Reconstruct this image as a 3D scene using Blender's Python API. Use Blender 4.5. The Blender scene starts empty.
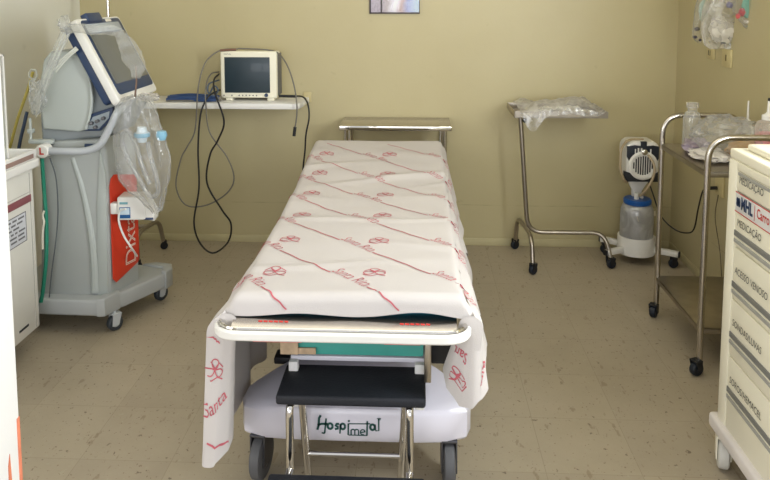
import bpy, bmesh, math, random
from mathutils import Vector, Matrix, noise
random.seed(7)
sc = bpy.context.scene
C = bpy.context.collection
V = Vector

# ------------------------------------------------------------ camera
cam_d = bpy.data.cameras.new('camera')
cam = bpy.data.objects.new('camera', cam_d); C.objects.link(cam)
cam.location = (0, 0, 1.5)
cam.rotation_euler = (math.radians(90 - 5.56), 0, math.radians(2.62))
cam_d.sensor_width = 36.0
cam_d.lens = 36.0 * 720 / 770
cam_d.shift_y = -175.0 / 770
cam_d.clip_start = 0.05
sc.camera = cam

# ------------------------------------------------------------ light and exposure
w = bpy.data.worlds.new('world'); sc.world = w; w.use_nodes = True
bg = w.node_tree.nodes['Background']
bg.inputs[0].default_value = (0.93, 0.96, 1.0, 1)
bg.inputs[1].default_value = 1.0
def area(name, loc, rot, sx, sy, power, col):
    l = bpy.data.lights.new(name, 'AREA'); l.shape = 'RECTANGLE'; l.size = sx; l.size_y = sy
    l.energy = power; l.color = col
    o = bpy.data.objects.new(name, l); C.objects.link(o); o.location = loc; o.rotation_euler = rot
    return o
# ceiling lamp of the room, and the daylight that reaches the corridor behind the camera
area('ceiling_lamp_light', (-0.35, 2.6, 2.66), (0, 0, 0), 2.0, 1.2, 11, (1.0, 0.95, 0.84))
area('corridor_daylight', (0.2, -6.6, 1.75), (math.radians(88), 0, math.radians(4)), 6.0, 2.0, 190, (0.96, 0.97, 1.0))
# added cool fill by the right wall, lifts the left side; no window there
area('right_fill_light', (1.44, 1.52, 1.6), (0, math.radians(90), 0), 1.1, 0.5, 58, (0.90, 0.95, 1.0))
# added unseen fill from the front left, brightens right wall and drawer cart
area('left_fill_light', (-3.4, -0.9, 1.7), (0, math.radians(-90), math.radians(35)), 1.4, 1.6, 62, (1.0, 0.98, 0.94))
vs = sc.view_settings
vs.view_transform = 'Standard'; vs.look = 'None'; vs.gamma = 1.0; vs.use_curve_mapping = False
vs.exposure = -0.07

# ------------------------------------------------------------ materials
def lin(c):
    c /= 255.0
    return c / 12.92 if c <= 0.04045 else ((c + 0.055) / 1.055) ** 2.4
def rgb(r, g, b): return (lin(r), lin(g), lin(b), 1)
MATS = {}
def mat(name, col, rough=0.5, metal=0.0, var=0.06, scale=8.0, bump=0.0, bscale=200.0, spec=0.5, emit=0.0, coat=0.0):
    if name in MATS: return MATS[name]
    m = bpy.data.materials.new(name); m.use_nodes = True
    nt = m.node_tree; p = nt.nodes['Principled BSDF']
    tc = nt.nodes.new('ShaderNodeTexCoord')
    nz = nt.nodes.new('ShaderNodeTexNoise'); nz.inputs['Scale'].default_value = scale; nz.inputs['Detail'].default_value = 4
    nt.links.new(tc.outputs['Object'], nz.inputs['Vector'])
    rp = nt.nodes.new('ShaderNodeValToRGB')
    c = col
    rp.color_ramp.elements[0].position = 0.3; rp.color_ramp.elements[1].position = 0.7
    rp.color_ramp.elements[0].color = tuple(x * (1 - var) for x in c[:3]) + (1,)
    rp.color_ramp.elements[1].color = tuple(min(1, x * (1 + var)) for x in c[:3]) + (1,)
    nt.links.new(nz.outputs['Fac'], rp.inputs['Fac']); nt.links.new(rp.outputs['Color'], p.inputs['Base Color'])
    p.inputs['Roughness'].default_value = rough; p.inputs['Metallic'].default_value = metal
    p.inputs['Specular IOR Level'].default_value = spec
    if coat: p.inputs['Coat Weight'].default_value = coat
    if emit:
        p.inputs['Emission Color'].default_value = c; p.inputs['Emission Strength'].default_value = emit
    if bump:
        n2 = nt.nodes.new('ShaderNodeTexNoise'); n2.inputs['Scale'].default_value = bscale; n2.inputs['Detail'].default_value = 3
        nt.links.new(tc.outputs['Object'], n2.inputs['Vector'])
        b = nt.nodes.new('ShaderNodeBump'); b.inputs['Strength'].default_value = bump; b.inputs['Distance'].default_value = 0.002
        nt.links.new(n2.outputs['Fac'], b.inputs['Height']); nt.links.new(b.outputs['Normal'], p.inputs['Normal'])
    MATS[name] = m
    return m
def film(name, col, dens=0.3, rough=0.15, scale=30, edge=0.5, gloss=0.35):
    """thin clear plastic: mostly see-through, milkier at grazing angles and along creases"""
    if name in MATS: return MATS[name]
    m = bpy.data.materials.new(name); m.use_nodes = True
    nt = m.node_tree; N = nt.nodes.new; L = nt.links.new
    nt.nodes.remove(nt.nodes['Principled BSDF'])
    out = nt.nodes['Material Output']
    tr = N('ShaderNodeBsdfTransparent'); tr.inputs[0].default_value = (0.97, 0.97, 0.96, 1)
    df = N('ShaderNodeBsdfDiffuse'); df.inputs[0].default_value = col
    tl = N('ShaderNodeBsdfTranslucent'); tl.inputs[0].default_value = col
    gl = N('ShaderNodeBsdfGlossy'); gl.inputs['Roughness'].default_value = rough
    m1 = N('ShaderNodeMixShader'); m1.inputs[0].default_value = 0.4
    L(df.outputs[0], m1.inputs[1]); L(tl.outputs[0], m1.inputs[2])
    m2 = N('ShaderNodeMixShader'); m2.inputs[0].default_value = gloss
    L(m1.outputs[0], m2.inputs[1]); L(gl.outputs[0], m2.inputs[2])
    tc = N('ShaderNodeTexCoord'); nz = N('ShaderNodeTexNoise'); nz.inputs['Scale'].default_value = scale; nz.inputs['Detail'].default_value = 5
    nz.inputs['Distortion'].default_value = 1.5
    L(tc.outputs['Object'], nz.inputs['Vector'])
    bp = N('ShaderNodeBump'); bp.inputs['Strength'].default_value = 0.6; bp.inputs['Distance'].default_value = 0.01
    L(nz.outputs['Fac'], bp.inputs['Height']); L(bp.outputs[0], gl.inputs['Normal'])
    lw = N('ShaderNodeLayerWeight'); lw.inputs['Blend'].default_value = edge
    mr = N('ShaderNodeMapRange'); mr.inputs[1].default_value = 0.45; mr.inputs[2].default_value = 0.75
    mr.inputs[3].default_value = dens * 0.7; mr.inputs[4].default_value = dens * 1.5
    L(nz.outputs['Fac'], mr.inputs[0])
    ad = N('ShaderNodeMath'); ad.operation = 'MULTIPLY_ADD'; ad.inputs[1].default_value = 0.45; ad.use_clamp = True
    L(lw.outputs['Facing'], ad.inputs[0]); L(mr.outputs[0], ad.inputs[2])
    m3 = N('ShaderNodeMixShader'); L(ad.outputs[0], m3.inputs[0]); L(tr.outputs[0], m3.inputs[1]); L(m2.outputs[0], m3.inputs[2])
    L(m3.outputs[0], out.inputs[0])
    MATS[name] = m
    return m

white_pl = mat('white_plastic', rgb(226, 224, 218), 0.38, var=0.02)
white_paint = mat('white_paint', rgb(228, 226, 222), 0.45, var=0.02)
lilac_white = mat('lilac_white_fibreglass', rgb(215, 212, 222), 0.3, var=0.015, coat=0.2)
cream_pl = mat('cream_plastic', rgb(238, 233, 212), 0.42, var=0.02)
vent_grey = mat('pale_blue_grey_plastic', rgb(166, 170, 167), 0.42, var=0.02)
vent_light = mat('light_grey_cover_plastic', rgb(174, 180, 176), 0.38, var=0.015)
vent_mid = mat('mid_grey_plastic', rgb(142, 148, 150), 0.45, var=0.02)
base_grey = mat('base_grey_plastic', rgb(170, 173, 172), 0.5, var=0.03)
navy = mat('navy_plastic', rgb(38, 58, 92), 0.35, var=0.04)
dblue = mat('dark_blue_cable', rgb(40, 70, 120), 0.5)
screen_g = mat('grey_screen_glass', rgb(98, 102, 104), 0.18, var=0.03, coat=0.4)
screen_d = mat('dark_screen_glass', rgb(36, 52, 62), 0.4, var=0.05, coat=0.15)
black = mat('black_rubber', rgb(26, 27, 32), 0.55, var=0.1)
black_navy = mat('blue_black_rubber', rgb(24, 32, 44), 0.5, var=0.1)
pad_black = mat('black_ribbed_rubber', rgb(24, 26, 33), 0.7, var=0.15, bump=0.6, bscale=160)
steel = mat('brushed_steel', rgb(196, 190, 182), 0.24, 1.0, var=0.05, scale=30)
steel_d = mat('worn_steel', rgb(170, 162, 150), 0.34, 1.0, var=0.08, scale=20)
chrome = mat('chrome', rgb(212, 208, 202), 0.1, 1.0, var=0.03)
tyre = mat('grey_rubber_tyre', rgb(84, 84, 86), 0.6, var=0.06)
hubm = mat('light_grey_hub', rgb(165, 166, 168), 0.4)
red = mat('orange_red_panel', rgb(206, 58, 34), 0.4, var=0.03)
redp = mat('red_print', rgb(196, 60, 72), 0.6)
redtx = mat('red_lettering', rgb(196, 52, 44), 0.5)
teal = mat('teal_cloth', rgb(40, 140, 140), 0.7, var=0.12)
blue_cl = mat('blue_drape', rgb(30, 130, 165), 0.65, var=0.15, scale=14)
green_h = mat('green_hose', rgb(28, 130, 104), 0.4)
yellow_h = mat('yellow_hose', rgb(196, 180, 90), 0.45)
grey_h = mat('grey_cable', rgb(112, 108, 100), 0.5)
beige_h = mat('beige_silicone_hose', rgb(176, 158, 128), 0.45)
blk_cable = mat('black_cable', rgb(20, 20, 22), 0.4)
ink = mat('black_ink', rgb(40, 42, 44), 0.7)
ink_soft = mat('grey_ink', rgb(104, 104, 108), 0.7)
navy_ink = mat('navy_ink', rgb(30, 54, 92), 0.6)
green_ink = mat('dark_green_ink', rgb(20, 72, 66), 0.6)
band_g = mat('grey_groove', rgb(122, 122, 118), 0.5)
band_l = mat('pale_grey_groove', rgb(164, 163, 156), 0.5)
maroon = mat('maroon_stripe', rgb(138, 78, 84), 0.55)
blue_lid = mat('blue_lid_plastic', rgb(18, 84, 160), 0.3)
blue_lab = mat('blue_label', rgb(20, 84, 140), 0.5)
pink = mat('pink_liquid', rgb(222, 118, 128), 0.3)
paper = mat('paper_label', rgb(225, 220, 205), 0.8)
almond = mat('almond_switch_plastic', rgb(200, 186, 138), 0.45)
orange_w = mat('orange_bare_wood', rgb(205, 120, 88), 0.7, var=0.15, scale=25)
jar_m = film('frosted_jar_plastic', (0.66, 0.67, 0.70, 1), 0.85, 0.2, 6, 0.35, 0.2)
bag_m = film('clear_bag_film', (0.72, 0.73, 0.74, 1), 0.25, 0.14, 12, 0.35, 0.3)
bag_w = film('milky_bag_film', (0.80, 0.78, 0.75, 1), 0.38, 0.2, 14, 0.4, 0.25)
wrap_m = film('clear_wrap_film', (0.68, 0.70, 0.70, 1), 0.25, 0.2, 9, 0.35, 0.25)
acryl = film('clear_acrylic', (0.9, 0.95, 0.95, 1), 0.05, 0.05, 3, 0.3, 0.5)

# ------------------------------------------------------------ mesh builder
def wloc(o):
    p = V((0, 0, 0))
    while o is not None:
        p = p + o.location; o = o.parent
    return p
def catmull(pts, n=8):
    P = [V(p) for p in pts]
    if len(P) < 3: return P
    out = []
    for i in range(len(P) - 1):
        p0 = P[i - 1] if i else P[0] * 2 - P[1]
        p1, p2 = P[i], P[i + 1]
        p3 = P[i + 2] if i + 2 < len(P) else P[-1] * 2 - P[-2]
        for k in range(n):
            t = k / n
            out.append(0.5 * ((2 * p1) + (p2 - p0) * t + (2 * p0 - 5 * p1 + 4 * p2 - p3) * t * t + (3 * p1 - p0 - 3 * p2 + p3) * t ** 3))
    out.append(P[-1]); return out
def fillet(pts, r, n=6):
    """round the corners of a polyline with radius r"""
    P = [V(p) for p in pts]; out = [P[0]]
    for i in range(1, len(P) - 1):
        a, b, c = P[i - 1], P[i], P[i + 1]
        rr = r[i] if isinstance(r, dict) else r
        d1 = (a - b); d2 = (c - b); L = min(rr, d1.length * 0.49, d2.length * 0.49)
        s = b + d1.normalized() * L; e = b + d2.normalized() * L
        for k in range(n + 1):
            t = k / n; out.append(s * (1 - t) ** 2 + b * 2 * t * (1 - t) + e * t * t)
    out.append(P[-1]); return out
class M:
    def __init__(s): s.bm = bmesh.new(); s.mi = 0
    def _geom(s, vs, fs):
        bv = [s.bm.verts.new(v) for v in vs]
        for f in fs:
            try:
                fc = s.bm.faces.new([bv[i] for i in f]); fc.material_index = s.mi
            except ValueError: pass
        return bv
    def box(s, x0, x1, y0, y1, z0, z1, bev=0.0, seg=2, rot=None):
        t = bmesh.new()
        bmesh.ops.create_cube(t, size=1)
        for v in t.verts:
            v.co = V(((v.co.x + .5) * (x1 - x0) + x0, (v.co.y + .5) * (y1 - y0) + y0, (v.co.z + .5) * (z1 - z0) + z0))
        if bev: bmesh.ops.bevel(t, geom=list(t.edges), offset=bev, segments=seg, affect='EDGES', profile=0.5)
        s._merge(t, rot); return s
    def _merge(s, t, mtx=None):
        if mtx is not None: bmesh.ops.transform(t, matrix=mtx, verts=list(t.verts))
        t.verts.index_update()
        s._geom([v.co.copy() for v in t.verts], [[v.index for v in f.verts] for f in t.faces]); t.free()
    def tube(s, pts, r, n=10, caps=True, closed=False, smooth=0):
        P = catmull(pts, smooth) if smooth else [V(p) for p in pts]
        Q = [P[0]]
        for p in P[1:]:
            if (p - Q[-1]).length > 1e-6: Q.append(p)
        P = Q; m = len(P)
        vs = []; up = None
        for i, p in enumerate(P):
            if closed: t = (P[(i + 1) % m] - P[i - 1])
            else: t = P[min(i + 1, m - 1)] - P[max(i - 1, 0)]
            t.normalize()
            if up is None:
                up = V((0, 0, 1)) if abs(t.z) < 0.9 else V((1, 0, 0))
            a = (up - t * up.dot(t)); a.normalize(); b = t.cross(a); up = a
            rr = r(i / (m - 1)) if callable(r) else r
            for k in range(n):
                an = 2 * math.pi * k / n
                vs.append(p + (a * math.cos(an) + b * math.sin(an)) * rr)
        fs = []
        for i in range(m if closed else m - 1):
            j = (i + 1) % m
            for k in range(n):
                l = (k + 1) % n; fs.append([i * n + k, i * n + l, j * n + l, j * n + k])
        if caps and not closed:
            fs.append(list(range(n))[::-1]); fs.append([(m - 1) * n + k for k in range(n)])
        s._geom(vs, fs); return s
    def lathe(s, c, prof, n=24, axis='z', caps=True):
        vs = []; c = V(c)
        for (r, h) in prof:
            for k in range(n):
                a = 2 * math.pi * k / n; u, v = r * math.cos(a), r * math.sin(a)
                d = {'z': (u, v, h), 'x': (h, u, v), 'y': (u, h, v)}[axis]
                vs.append(c + V(d))
        fs = []; m = len(prof)
        for i in range(m - 1):
            for k in range(n):
                l = (k + 1) % n; fs.append([i * n + k, i * n + l, (i + 1) * n + l, (i + 1) * n + k])
        if caps: fs.append(list(range(n))[::-1]); fs.append([(m - 1) * n + k for k in range(n)])
        s._geom(vs, fs); return s
    def prism(s, poly, fn, bev=0.0, seg=2):
        """poly: 2D outline; fn(u,v,k) -> 3D for k=0 and k=1"""
        t = bmesh.new(); n = len(poly)
        a = [t.verts.new(fn(u, v, 0)) for u, v in poly]; b = [t.verts.new(fn(u, v, 1)) for u, v in poly]
        f1 = t.faces.new(a); f2 = t.faces.new(b[::-1])
        for i in range(n):
            j = (i + 1) % n; t.faces.new([a[j], a[i], b[i], b[j]])
        bmesh.ops.recalc_face_normals(t, faces=t.faces)
        if bev:
            es = [e for e in t.edges if f1 in e.link_faces or f2 in e.link_faces]
            bmesh.ops.bevel(t, geom=es, offset=bev, segments=seg, affect='EDGES', profile=0.5)
        s._merge(t); return s
    def grid(s, nu, nv, fn, closed_u=False):
        vs = [fn(i / (nu - (0 if closed_u else 1)), j / (nv - 1)) for j in range(nv) for i in range(nu)]
        fs = []
        for j in range(nv - 1):
            for i in range(nu if closed_u else nu - 1):
                l = (i + 1) % nu; fs.append([j * nu + i, j * nu + l, (j + 1) * nu + l, (j + 1) * nu + i])
        s._geom(vs, fs); return s
    def stroke(s, pts, wd, fn):
        """flat brush stroke in 2D mapped by fn(u,v)->3D"""
        P = [V((p[0], p[1], 0)) for p in pts]; L = []; m = len(P)
        for i in range(m):
            t = P[min(i + 1, m - 1)] - P[max(i - 1, 0)]; t.normalize(); nn = V((-t.y, t.x, 0))
            L += [P[i] + nn * wd / 2, P[i] - nn * wd / 2]
        s._geom([fn(p.x, p.y) for p in L], [[2 * i, 2 * i + 1, 2 * i + 3, 2 * i + 2] for i in range(m - 1)])
        return s
    def text(s, txt, size, fn, shear=0.0, sx=1.0, bold=0.0, align='CENTER'):
        cu = bpy.data.curves.new('text', 'FONT'); cu.body = txt; cu.size = size; cu.shear = shear; cu.resolution_u = 3
        cu.align_x = align; cu.align_y = 'CENTER'; cu.offset = bold
        o = bpy.data.objects.new('text', cu); C.objects.link(o)
        dg = bpy.context.evaluated_depsgraph_get(); dg.update()
        me = bpy.data.meshes.new_from_object(o.evaluated_get(dg))
        s._geom([fn(v.co.x * sx, v.co.y) for v in me.vertices], [list(p.vertices) for p in me.polygons])
        bpy.data.objects.remove(o); bpy.data.curves.remove(cu); bpy.data.meshes.remove(me)
        return s
    def done(s, name, mats, parent=None, label=None, cat=None, group=None, kind=None, ang=35, recalc=True, origin=None):
        bm = s.bm
        if recalc: bmesh.ops.recalc_face_normals(bm, faces=bm.faces)
        for f in bm.faces: f.smooth = True
        for e in bm.edges:
            if len(e.link_faces) == 2 and e.calc_face_angle(0) > math.radians(ang): e.smooth = False
        if parent is not None: off = wloc(parent)
        elif origin is not None: off = V(origin)
        else:
            xs = [v.co for v in bm.verts]
            off = V(((min(p.x for p in xs) + max(p.x for p in xs)) / 2, (min(p.y for p in xs) + max(p.y for p in xs)) / 2, min(p.z for p in xs)))
        for v in bm.verts: v.co -= off
        me = bpy.data.meshes.new(name); bm.to_mesh(me); bm.free()
        for m in (mats if isinstance(mats, (list, tuple)) else [mats]): me.materials.append(m)
        o = bpy.data.objects.new(name, me); C.objects.link(o)
        if parent is not None: o.parent = parent
        else: o.location = off
        tag(o, label, cat, group, kind)
        return o
def tag(o, label=None, cat=None, group=None, kind=None):
    if label: o['label'] = label
    if cat: o['category'] = cat
    if group: o['group'] = group
    if kind: o['kind'] = kind
def thing(name, label, cat, loc, group=None):
    o = bpy.data.objects.new(name, None); C.objects.link(o); o.location = loc; o.empty_display_size = 0.1
    tag(o, label, cat, group); return o
def caster(parent, x, y, r, wd, ang=0.0, h=None, fork=black, wheel=black_navy, hub=None, stem_top=None):
    """twin-cheek caster: fork part with the wheel as its sub-part; ang = direction of rolling"""
    R = Matrix.Translation((x, y, 0)) @ Matrix.Rotation(ang, 4, 'Z')
    def T(p): return R @ V(p)
    h = h or 2.3 * r
    m = M()
    for sgn in (-1, 1):
        poly = [(-r * .55, r * .75), (r * .25, r * .75), (r * .65, r * 2.05), (-r * .45, r * 2.15)]
        m.prism(poly, lambda u, v, k: T((u, sgn * (wd / 2 + .002 + k * .004), v)))
    m.prism([(-r * .5, -wd / 2 - .006), (r * .68, -wd / 2 - .006), (r * .68, wd / 2 + .006), (-r * .5, wd / 2 + .006)], lambda u, v, k: T((u, v, r * 2.05 + k * .008)), .002)
    m.tube([T((0, 0, r * 2.0)), T((0, 0, stem_top or h))], .008, 10)
    f = m.done('caster', fork, parent)
    m = M(); n = 24
    prof = [(r * .5, -wd / 2), (r * .86, -wd / 2), (r * .97, -wd / 2 * .75), (r, 0), (r * .97, wd / 2 * .75), (r * .86, wd / 2), (r * .5, wd / 2)]
    vs = []
    for (rr, hh) in prof:
        for k in range(n):
            a = 2 * math.pi * k / n; vs.append(T((rr * math.cos(a), hh, r + rr * math.sin(a))))
    fs = [[i * n + k, i * n + (k + 1) % n, (i + 1) * n + (k + 1) % n, (i + 1) * n + k] for i in range(len(prof) - 1) for k in range(n)]
    m._geom(vs, fs)
    m.mi = 1
    for sgn in (-1, 1):
        vs = [T((r * .52 * math.cos(2 * math.pi * k / n), sgn * wd * .42, r + r * .52 * math.sin(2 * math.pi * k / n))) for k in range(n)]
        vs.append(T((0, sgn * wd * .5, r)))
        m._geom(vs, [[k, (k + 1) % n, n] for k in range(n)])
    m.done('wheel', [wheel, hub or wheel], f)
    return f

# ============================================================ THE ROOM
XL, XR, YB, YF, ZC = -2.02, 1.5, 4.23, 1.1, 2.7
def nodemat(name):
    m = bpy.data.materials.new(name); m.use_nodes = True
    return m, m.node_tree, m.node_tree.nodes['Principled BSDF']
# painted wall, scuffed, with a hairline groove low down
def wall_mat(name, c1, c2, groove=True):
    m, nt, p = nodemat(name); N = nt.nodes.new; L = nt.links.new
    g = N('ShaderNodeNewGeometry'); sp = N('ShaderNodeSeparateXYZ'); L(g.outputs['Position'], sp.inputs[0])
    nz = N('ShaderNodeTexNoise'); nz.inputs['Scale'].default_value = 1.4; nz.inputs['Detail'].default_value = 6; L(g.outputs['Position'], nz.inputs['Vector'])
    rp = N('ShaderNodeValToRGB'); rp.color_ramp.elements[0].position = .35; rp.color_ramp.elements[1].position = .7
    rp.color_ramp.elements[0].color = c1; rp.color_ramp.elements[1].color = c2; L(nz.outputs['Fac'], rp.inputs[0])
    # scuffs: small dark marks
    n3 = N('ShaderNodeTexNoise'); n3.inputs['Scale'].default_value = 9; n3.inputs['Detail'].default_value = 8; n3.inputs['Roughness'].default_value = .7; L(g.outputs['Position'], n3.inputs['Vector'])
    r3 = N('ShaderNodeValToRGB'); r3.color_ramp.elements[0].position = .64; r3.color_ramp.elements[1].position = .72
    r3.color_ramp.elements[0].color = (0, 0, 0, 1); r3.color_ramp.elements[1].color = (.35, .35, .35, 1); L(n3.outputs['Fac'], r3.inputs[0])
    mx = N('ShaderNodeMixRGB'); mx.inputs[2].default_value = tuple(x * .72 for x in c1[:3]) + (1,); L(r3.outputs[0], mx.inputs[0]); L(rp.outputs[0], mx.inputs[1])
    last = mx
    if groove:
        nw = N('ShaderNodeTexNoise'); nw.inputs['Scale'].default_value = 3; nw.inputs['Detail'].default_value = 5; L(g.outputs['Position'], nw.inputs['Vector'])
        a = N('ShaderNodeMath'); a.operation = 'MULTIPLY_ADD'; a.inputs[1].default_value = .02; L(nw.outputs['Fac'], a.inputs[0]); L(sp.outputs['Z'], a.inputs[2])
        b = N('ShaderNodeMath'); b.operation = 'SUBTRACT'; b.inputs[1].default_value = .258; L(a.outputs[0], b.inputs[0])
        c = N('ShaderNodeMath'); c.operation = 'ABSOLUTE'; L(b.outputs[0], c.inputs[0])
        d = N('ShaderNodeMath'); d.operation = 'LESS_THAN'; d.inputs[1].default_value = .0028; L(c.outputs[0], d.inputs[0])
        e = N('ShaderNodeMath'); e.operation = 'MULTIPLY'; L(d.outputs[0], e.inputs[0])
        nq = N('ShaderNodeTexNoise'); nq.inputs['Scale'].default_value = 7; L(g.outputs['Position'], nq.inputs['Vector'])
        rq = N('ShaderNodeMapRange'); rq.inputs[1].default_value = .4; rq.inputs[2].default_value = .65; rq.inputs[3].default_value = 0; rq.inputs[4].default_value = .5
        L(nq.outputs['Fac'], rq.inputs[0]); L(rq.outputs[0], e.inputs[1])
        m2 = N('ShaderNodeMixRGB'); m2.inputs[2].default_value = tuple(x * .55 for x in c1[:3]) + (1,); L(e.outputs[0], m2.inputs[0]); L(last.outputs[0], m2.inputs[1]); last = m2
    L(last.outputs[0], p.inputs['Base Color'])
    p.inputs['Roughness'].default_value = .42
    nb = N('ShaderNodeTexNoise'); nb.inputs['Scale'].default_value = 60; L(g.outputs['Position'], nb.inputs['Vector'])
    bp = N('ShaderNodeBump'); bp.inputs['Strength'].default_value = .08; bp.inputs['Distance'].default_value = .004; L(nb.outputs['Fac'], bp.inputs['Height']); L(bp.outputs[0], p.inputs['Normal'])
    return m
wall_m = wall_mat('yellow_beige_wall_paint', rgb(183, 171, 131), rgb(190, 179, 140))
wall_l = wall_mat('grey_beige_wall_paint', rgb(226, 225, 214), rgb(231, 230, 220), False)
ceil_m = mat('ceiling_paint', rgb(225, 220, 205), 0.8, var=0.02)

# floor: speckled vinyl tiles, 30 cm
fm, nt, p = nodemat('speckled_vinyl_tiles'); N = nt.nodes.new; L = nt.links.new
g = N('ShaderNodeNewGeometry'); mp = N('ShaderNodeMapping'); mp.inputs['Location'].default_value = (-.71 + 3.0, -2.755 + 6.0, 0); L(g.outputs['Position'], mp.inputs[0])
br = N('ShaderNodeTexBrick'); br.offset = 0; br.squash = 1; br.inputs['Scale'].default_value = 1; br.inputs['Brick Width'].default_value = .3; br.inputs['Row Height'].default_value = .3
br.inputs['Mortar Size'].default_value = .0012; br.inputs['Mortar Smooth'].default_value = .3
br.inputs['Color1'].default_value = rgb(184, 172, 150); br.inputs['Color2'].default_value = rgb(178, 166, 145); br.inputs['Mortar'].default_value = rgb(164, 152, 130)
L(mp.outputs[0], br.inputs['Vector'])
n1 = N('ShaderNodeTexNoise'); n1.inputs['Scale'].default_value = 2.2; n1.inputs['Detail'].default_value = 8; n1.inputs['Roughness'].default_value = .65; L(g.outputs['Position'], n1.inputs['Vector'])
m1 = N('ShaderNodeMixRGB'); m1.blend_type = 'MULTIPLY'; m1.inputs[0].default_value = 1
r1 = N('ShaderNodeValToRGB'); r1.color_ramp.elements[0].position = .3; r1.color_ramp.elements[1].position = .75; r1.color_ramp.elements[0].color = (.82, .81, .79, 1); r1.color_ramp.elements[1].color = (1, 1, 1, 1)
L(n1.outputs['Fac'], r1.inputs[0]); L(br.outputs['Color'], m1.inputs[1]); L(r1.outputs[0], m1.inputs[2])
def flecks(prev, scale, thr, col, sc3=(1, 1, 1), amt=.7):
    mm = N('ShaderNodeMapping'); mm.inputs['Scale'].default_value = sc3; L(g.outputs['Position'], mm.inputs[0])
    nn = N('ShaderNodeTexNoise'); nn.inputs['Scale'].default_value = scale; nn.inputs['Detail'].default_value = 3; nn.inputs['Roughness'].default_value = .6; L(mm.outputs[0], nn.inputs['Vector'])
    rr = N('ShaderNodeValToRGB'); rr.color_ramp.elements[0].position = thr; rr.color_ramp.elements[1].position = thr + .03
    rr.color_ramp.elements[0].color = (0, 0, 0, 1); rr.color_ramp.elements[1].color = (amt, amt, amt, 1); L(nn.outputs['Fac'], rr.inputs[0])
    mx = N('ShaderNodeMixRGB'); mx.inputs[2].default_value = col; L(rr.outputs[0], mx.inputs[0]); L(prev.outputs[0], mx.inputs[1]); return mx
a = flecks(m1, 44, .655, rgb(92, 78, 60), (1, 1, 1), .7)
a = flecks(a, 40, .64, rgb(176, 168, 146), (1, .7, 1), .6)
a = flecks(a, 80, .66, rgb(110, 82, 58), (1, 1, 1), .7)
a = flecks(a, 9, .64, rgb(128, 112, 88), (3, 1, 1), .45)
L(a.outputs[0], p.inputs['Base Color'])
rr = N('ShaderNodeMapRange'); rr.inputs[3].default_value = .38; rr.inputs[4].default_value = .6; L(n1.outputs['Fac'], rr.inputs[0]); L(rr.outputs[0], p.inputs['Roughness'])
p.inputs['Specular IOR Level'].default_value = .35
bp = N('ShaderNodeBump'); bp.inputs['Strength'].default_value = .25; bp.inputs['Distance'].default_value = .001; L(br.outputs['Fac'], bp.inputs['Height']); bp.invert = True; L(bp.outputs[0], p.inputs['Normal'])

def struct(name, m, mt, parent=None, **k): return m.done(name, mt, parent, kind='structure', **k)
struct('floor', M().box(XL - .1, XR + .1, -2.5, YB + .1, -.06, 0), fm)
struct('ceiling', M().box(XL - .1, XR + .1, YF - .1, YB + .1, ZC, ZC + .1), ceil_m)
struct('wall_left', M().box(XL - .1, XL, YF - .1, YB + .1, 0, ZC), wall_l)
struct('wall_right', M().box(XR, XR + .1, YF - .1, YB + .1, 0, ZC), wall_m)
# back wall with the opening of the small inner window
wx0, wx1, wz0, wz1 = -.285, .010, 1.39, 1.86
m = M()
m.box(XL, wx0, YB, YB + .1, 0, ZC).box(wx1, XR, YB, YB + .1, 0, ZC).box(wx0, wx1, YB, YB + .1, 0, wz0).box(wx0, wx1, YB, YB + .1, wz1, ZC)
struct('wall_back', m, wall_m)
m = M()
m.box(.95, XR, YF, YF + .1, 0, ZC).box(XL, .95, YF, YF + .1, 2.2, ZC)
struct('wall_front', m, wall_l)
# painted-over skirting at the foot of the back wall
skirt = mat('skirting_paint', rgb(196, 186, 146), 0.5, var=0.04)
struct('baseboard_back', M().box(XL, XR, YB - .006, YB, 0, .045, .002), skirt)
struct('baseboard_right', M().box(XR - .005, XR, YF + .1, YB - .006, 0, .045, .002), skirt)
# door frame the photo is taken through
dj = M().box(-.83, -.738, YF - .04, YF + .14, 0, 2.2, .006)
frame = struct('door_1', dj, white_paint)
M().prism([(.0, 0), (0, .30), (.004, .52), (.011, .66), (.017, .64), (.02, .50), (.024, .3), (.022, 0)], lambda u, v, k: V((-.7385 + k * .0015, YF + .112 - u, v + .01))).done('worn_wood_patch', orange_w, frame, label='orange bare wood where the white paint is chipped')
M().box(-.740, -.7375, YF + .128, YF + .139, .02, .72, .001).done('chipped_edge', orange_w, frame)
struct('trim_1', M().box(.945, 1.03, YF - .04, YF + .14, 0, 2.2, .006), white_paint)
struct('trim_2', M().box(-.738, .945, YF - .04, YF + .14, 2.12, 2.2, .006), white_paint)

# small inner window with a dark frame, the bright room behind it
winm = mat('dark_window_frame', rgb(66, 56, 60), 0.5)
m = M(); fw = .008
m.box(wx0, wx0 + fw, YB - .012, YB + .03, wz0, wz1).box(wx1 - .004, wx1, YB - .012, YB + .03, wz0, wz1)
m.box(wx0, wx1, YB - .012, YB + .03, wz0, wz0 + fw).box(wx0, wx1, YB - .012, YB + .03, wz1 - fw, wz1)
m.box(wx0 + .066, wx0 + .073, YB - .012, YB + .03, wz0, wz1)
win = struct('window_1', m, winm)
M().box(wx0 + fw, wx1 - .004, YB + .006, YB + .010, wz0 + fw, wz1 - fw).done('window_glass', acryl, win)
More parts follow.
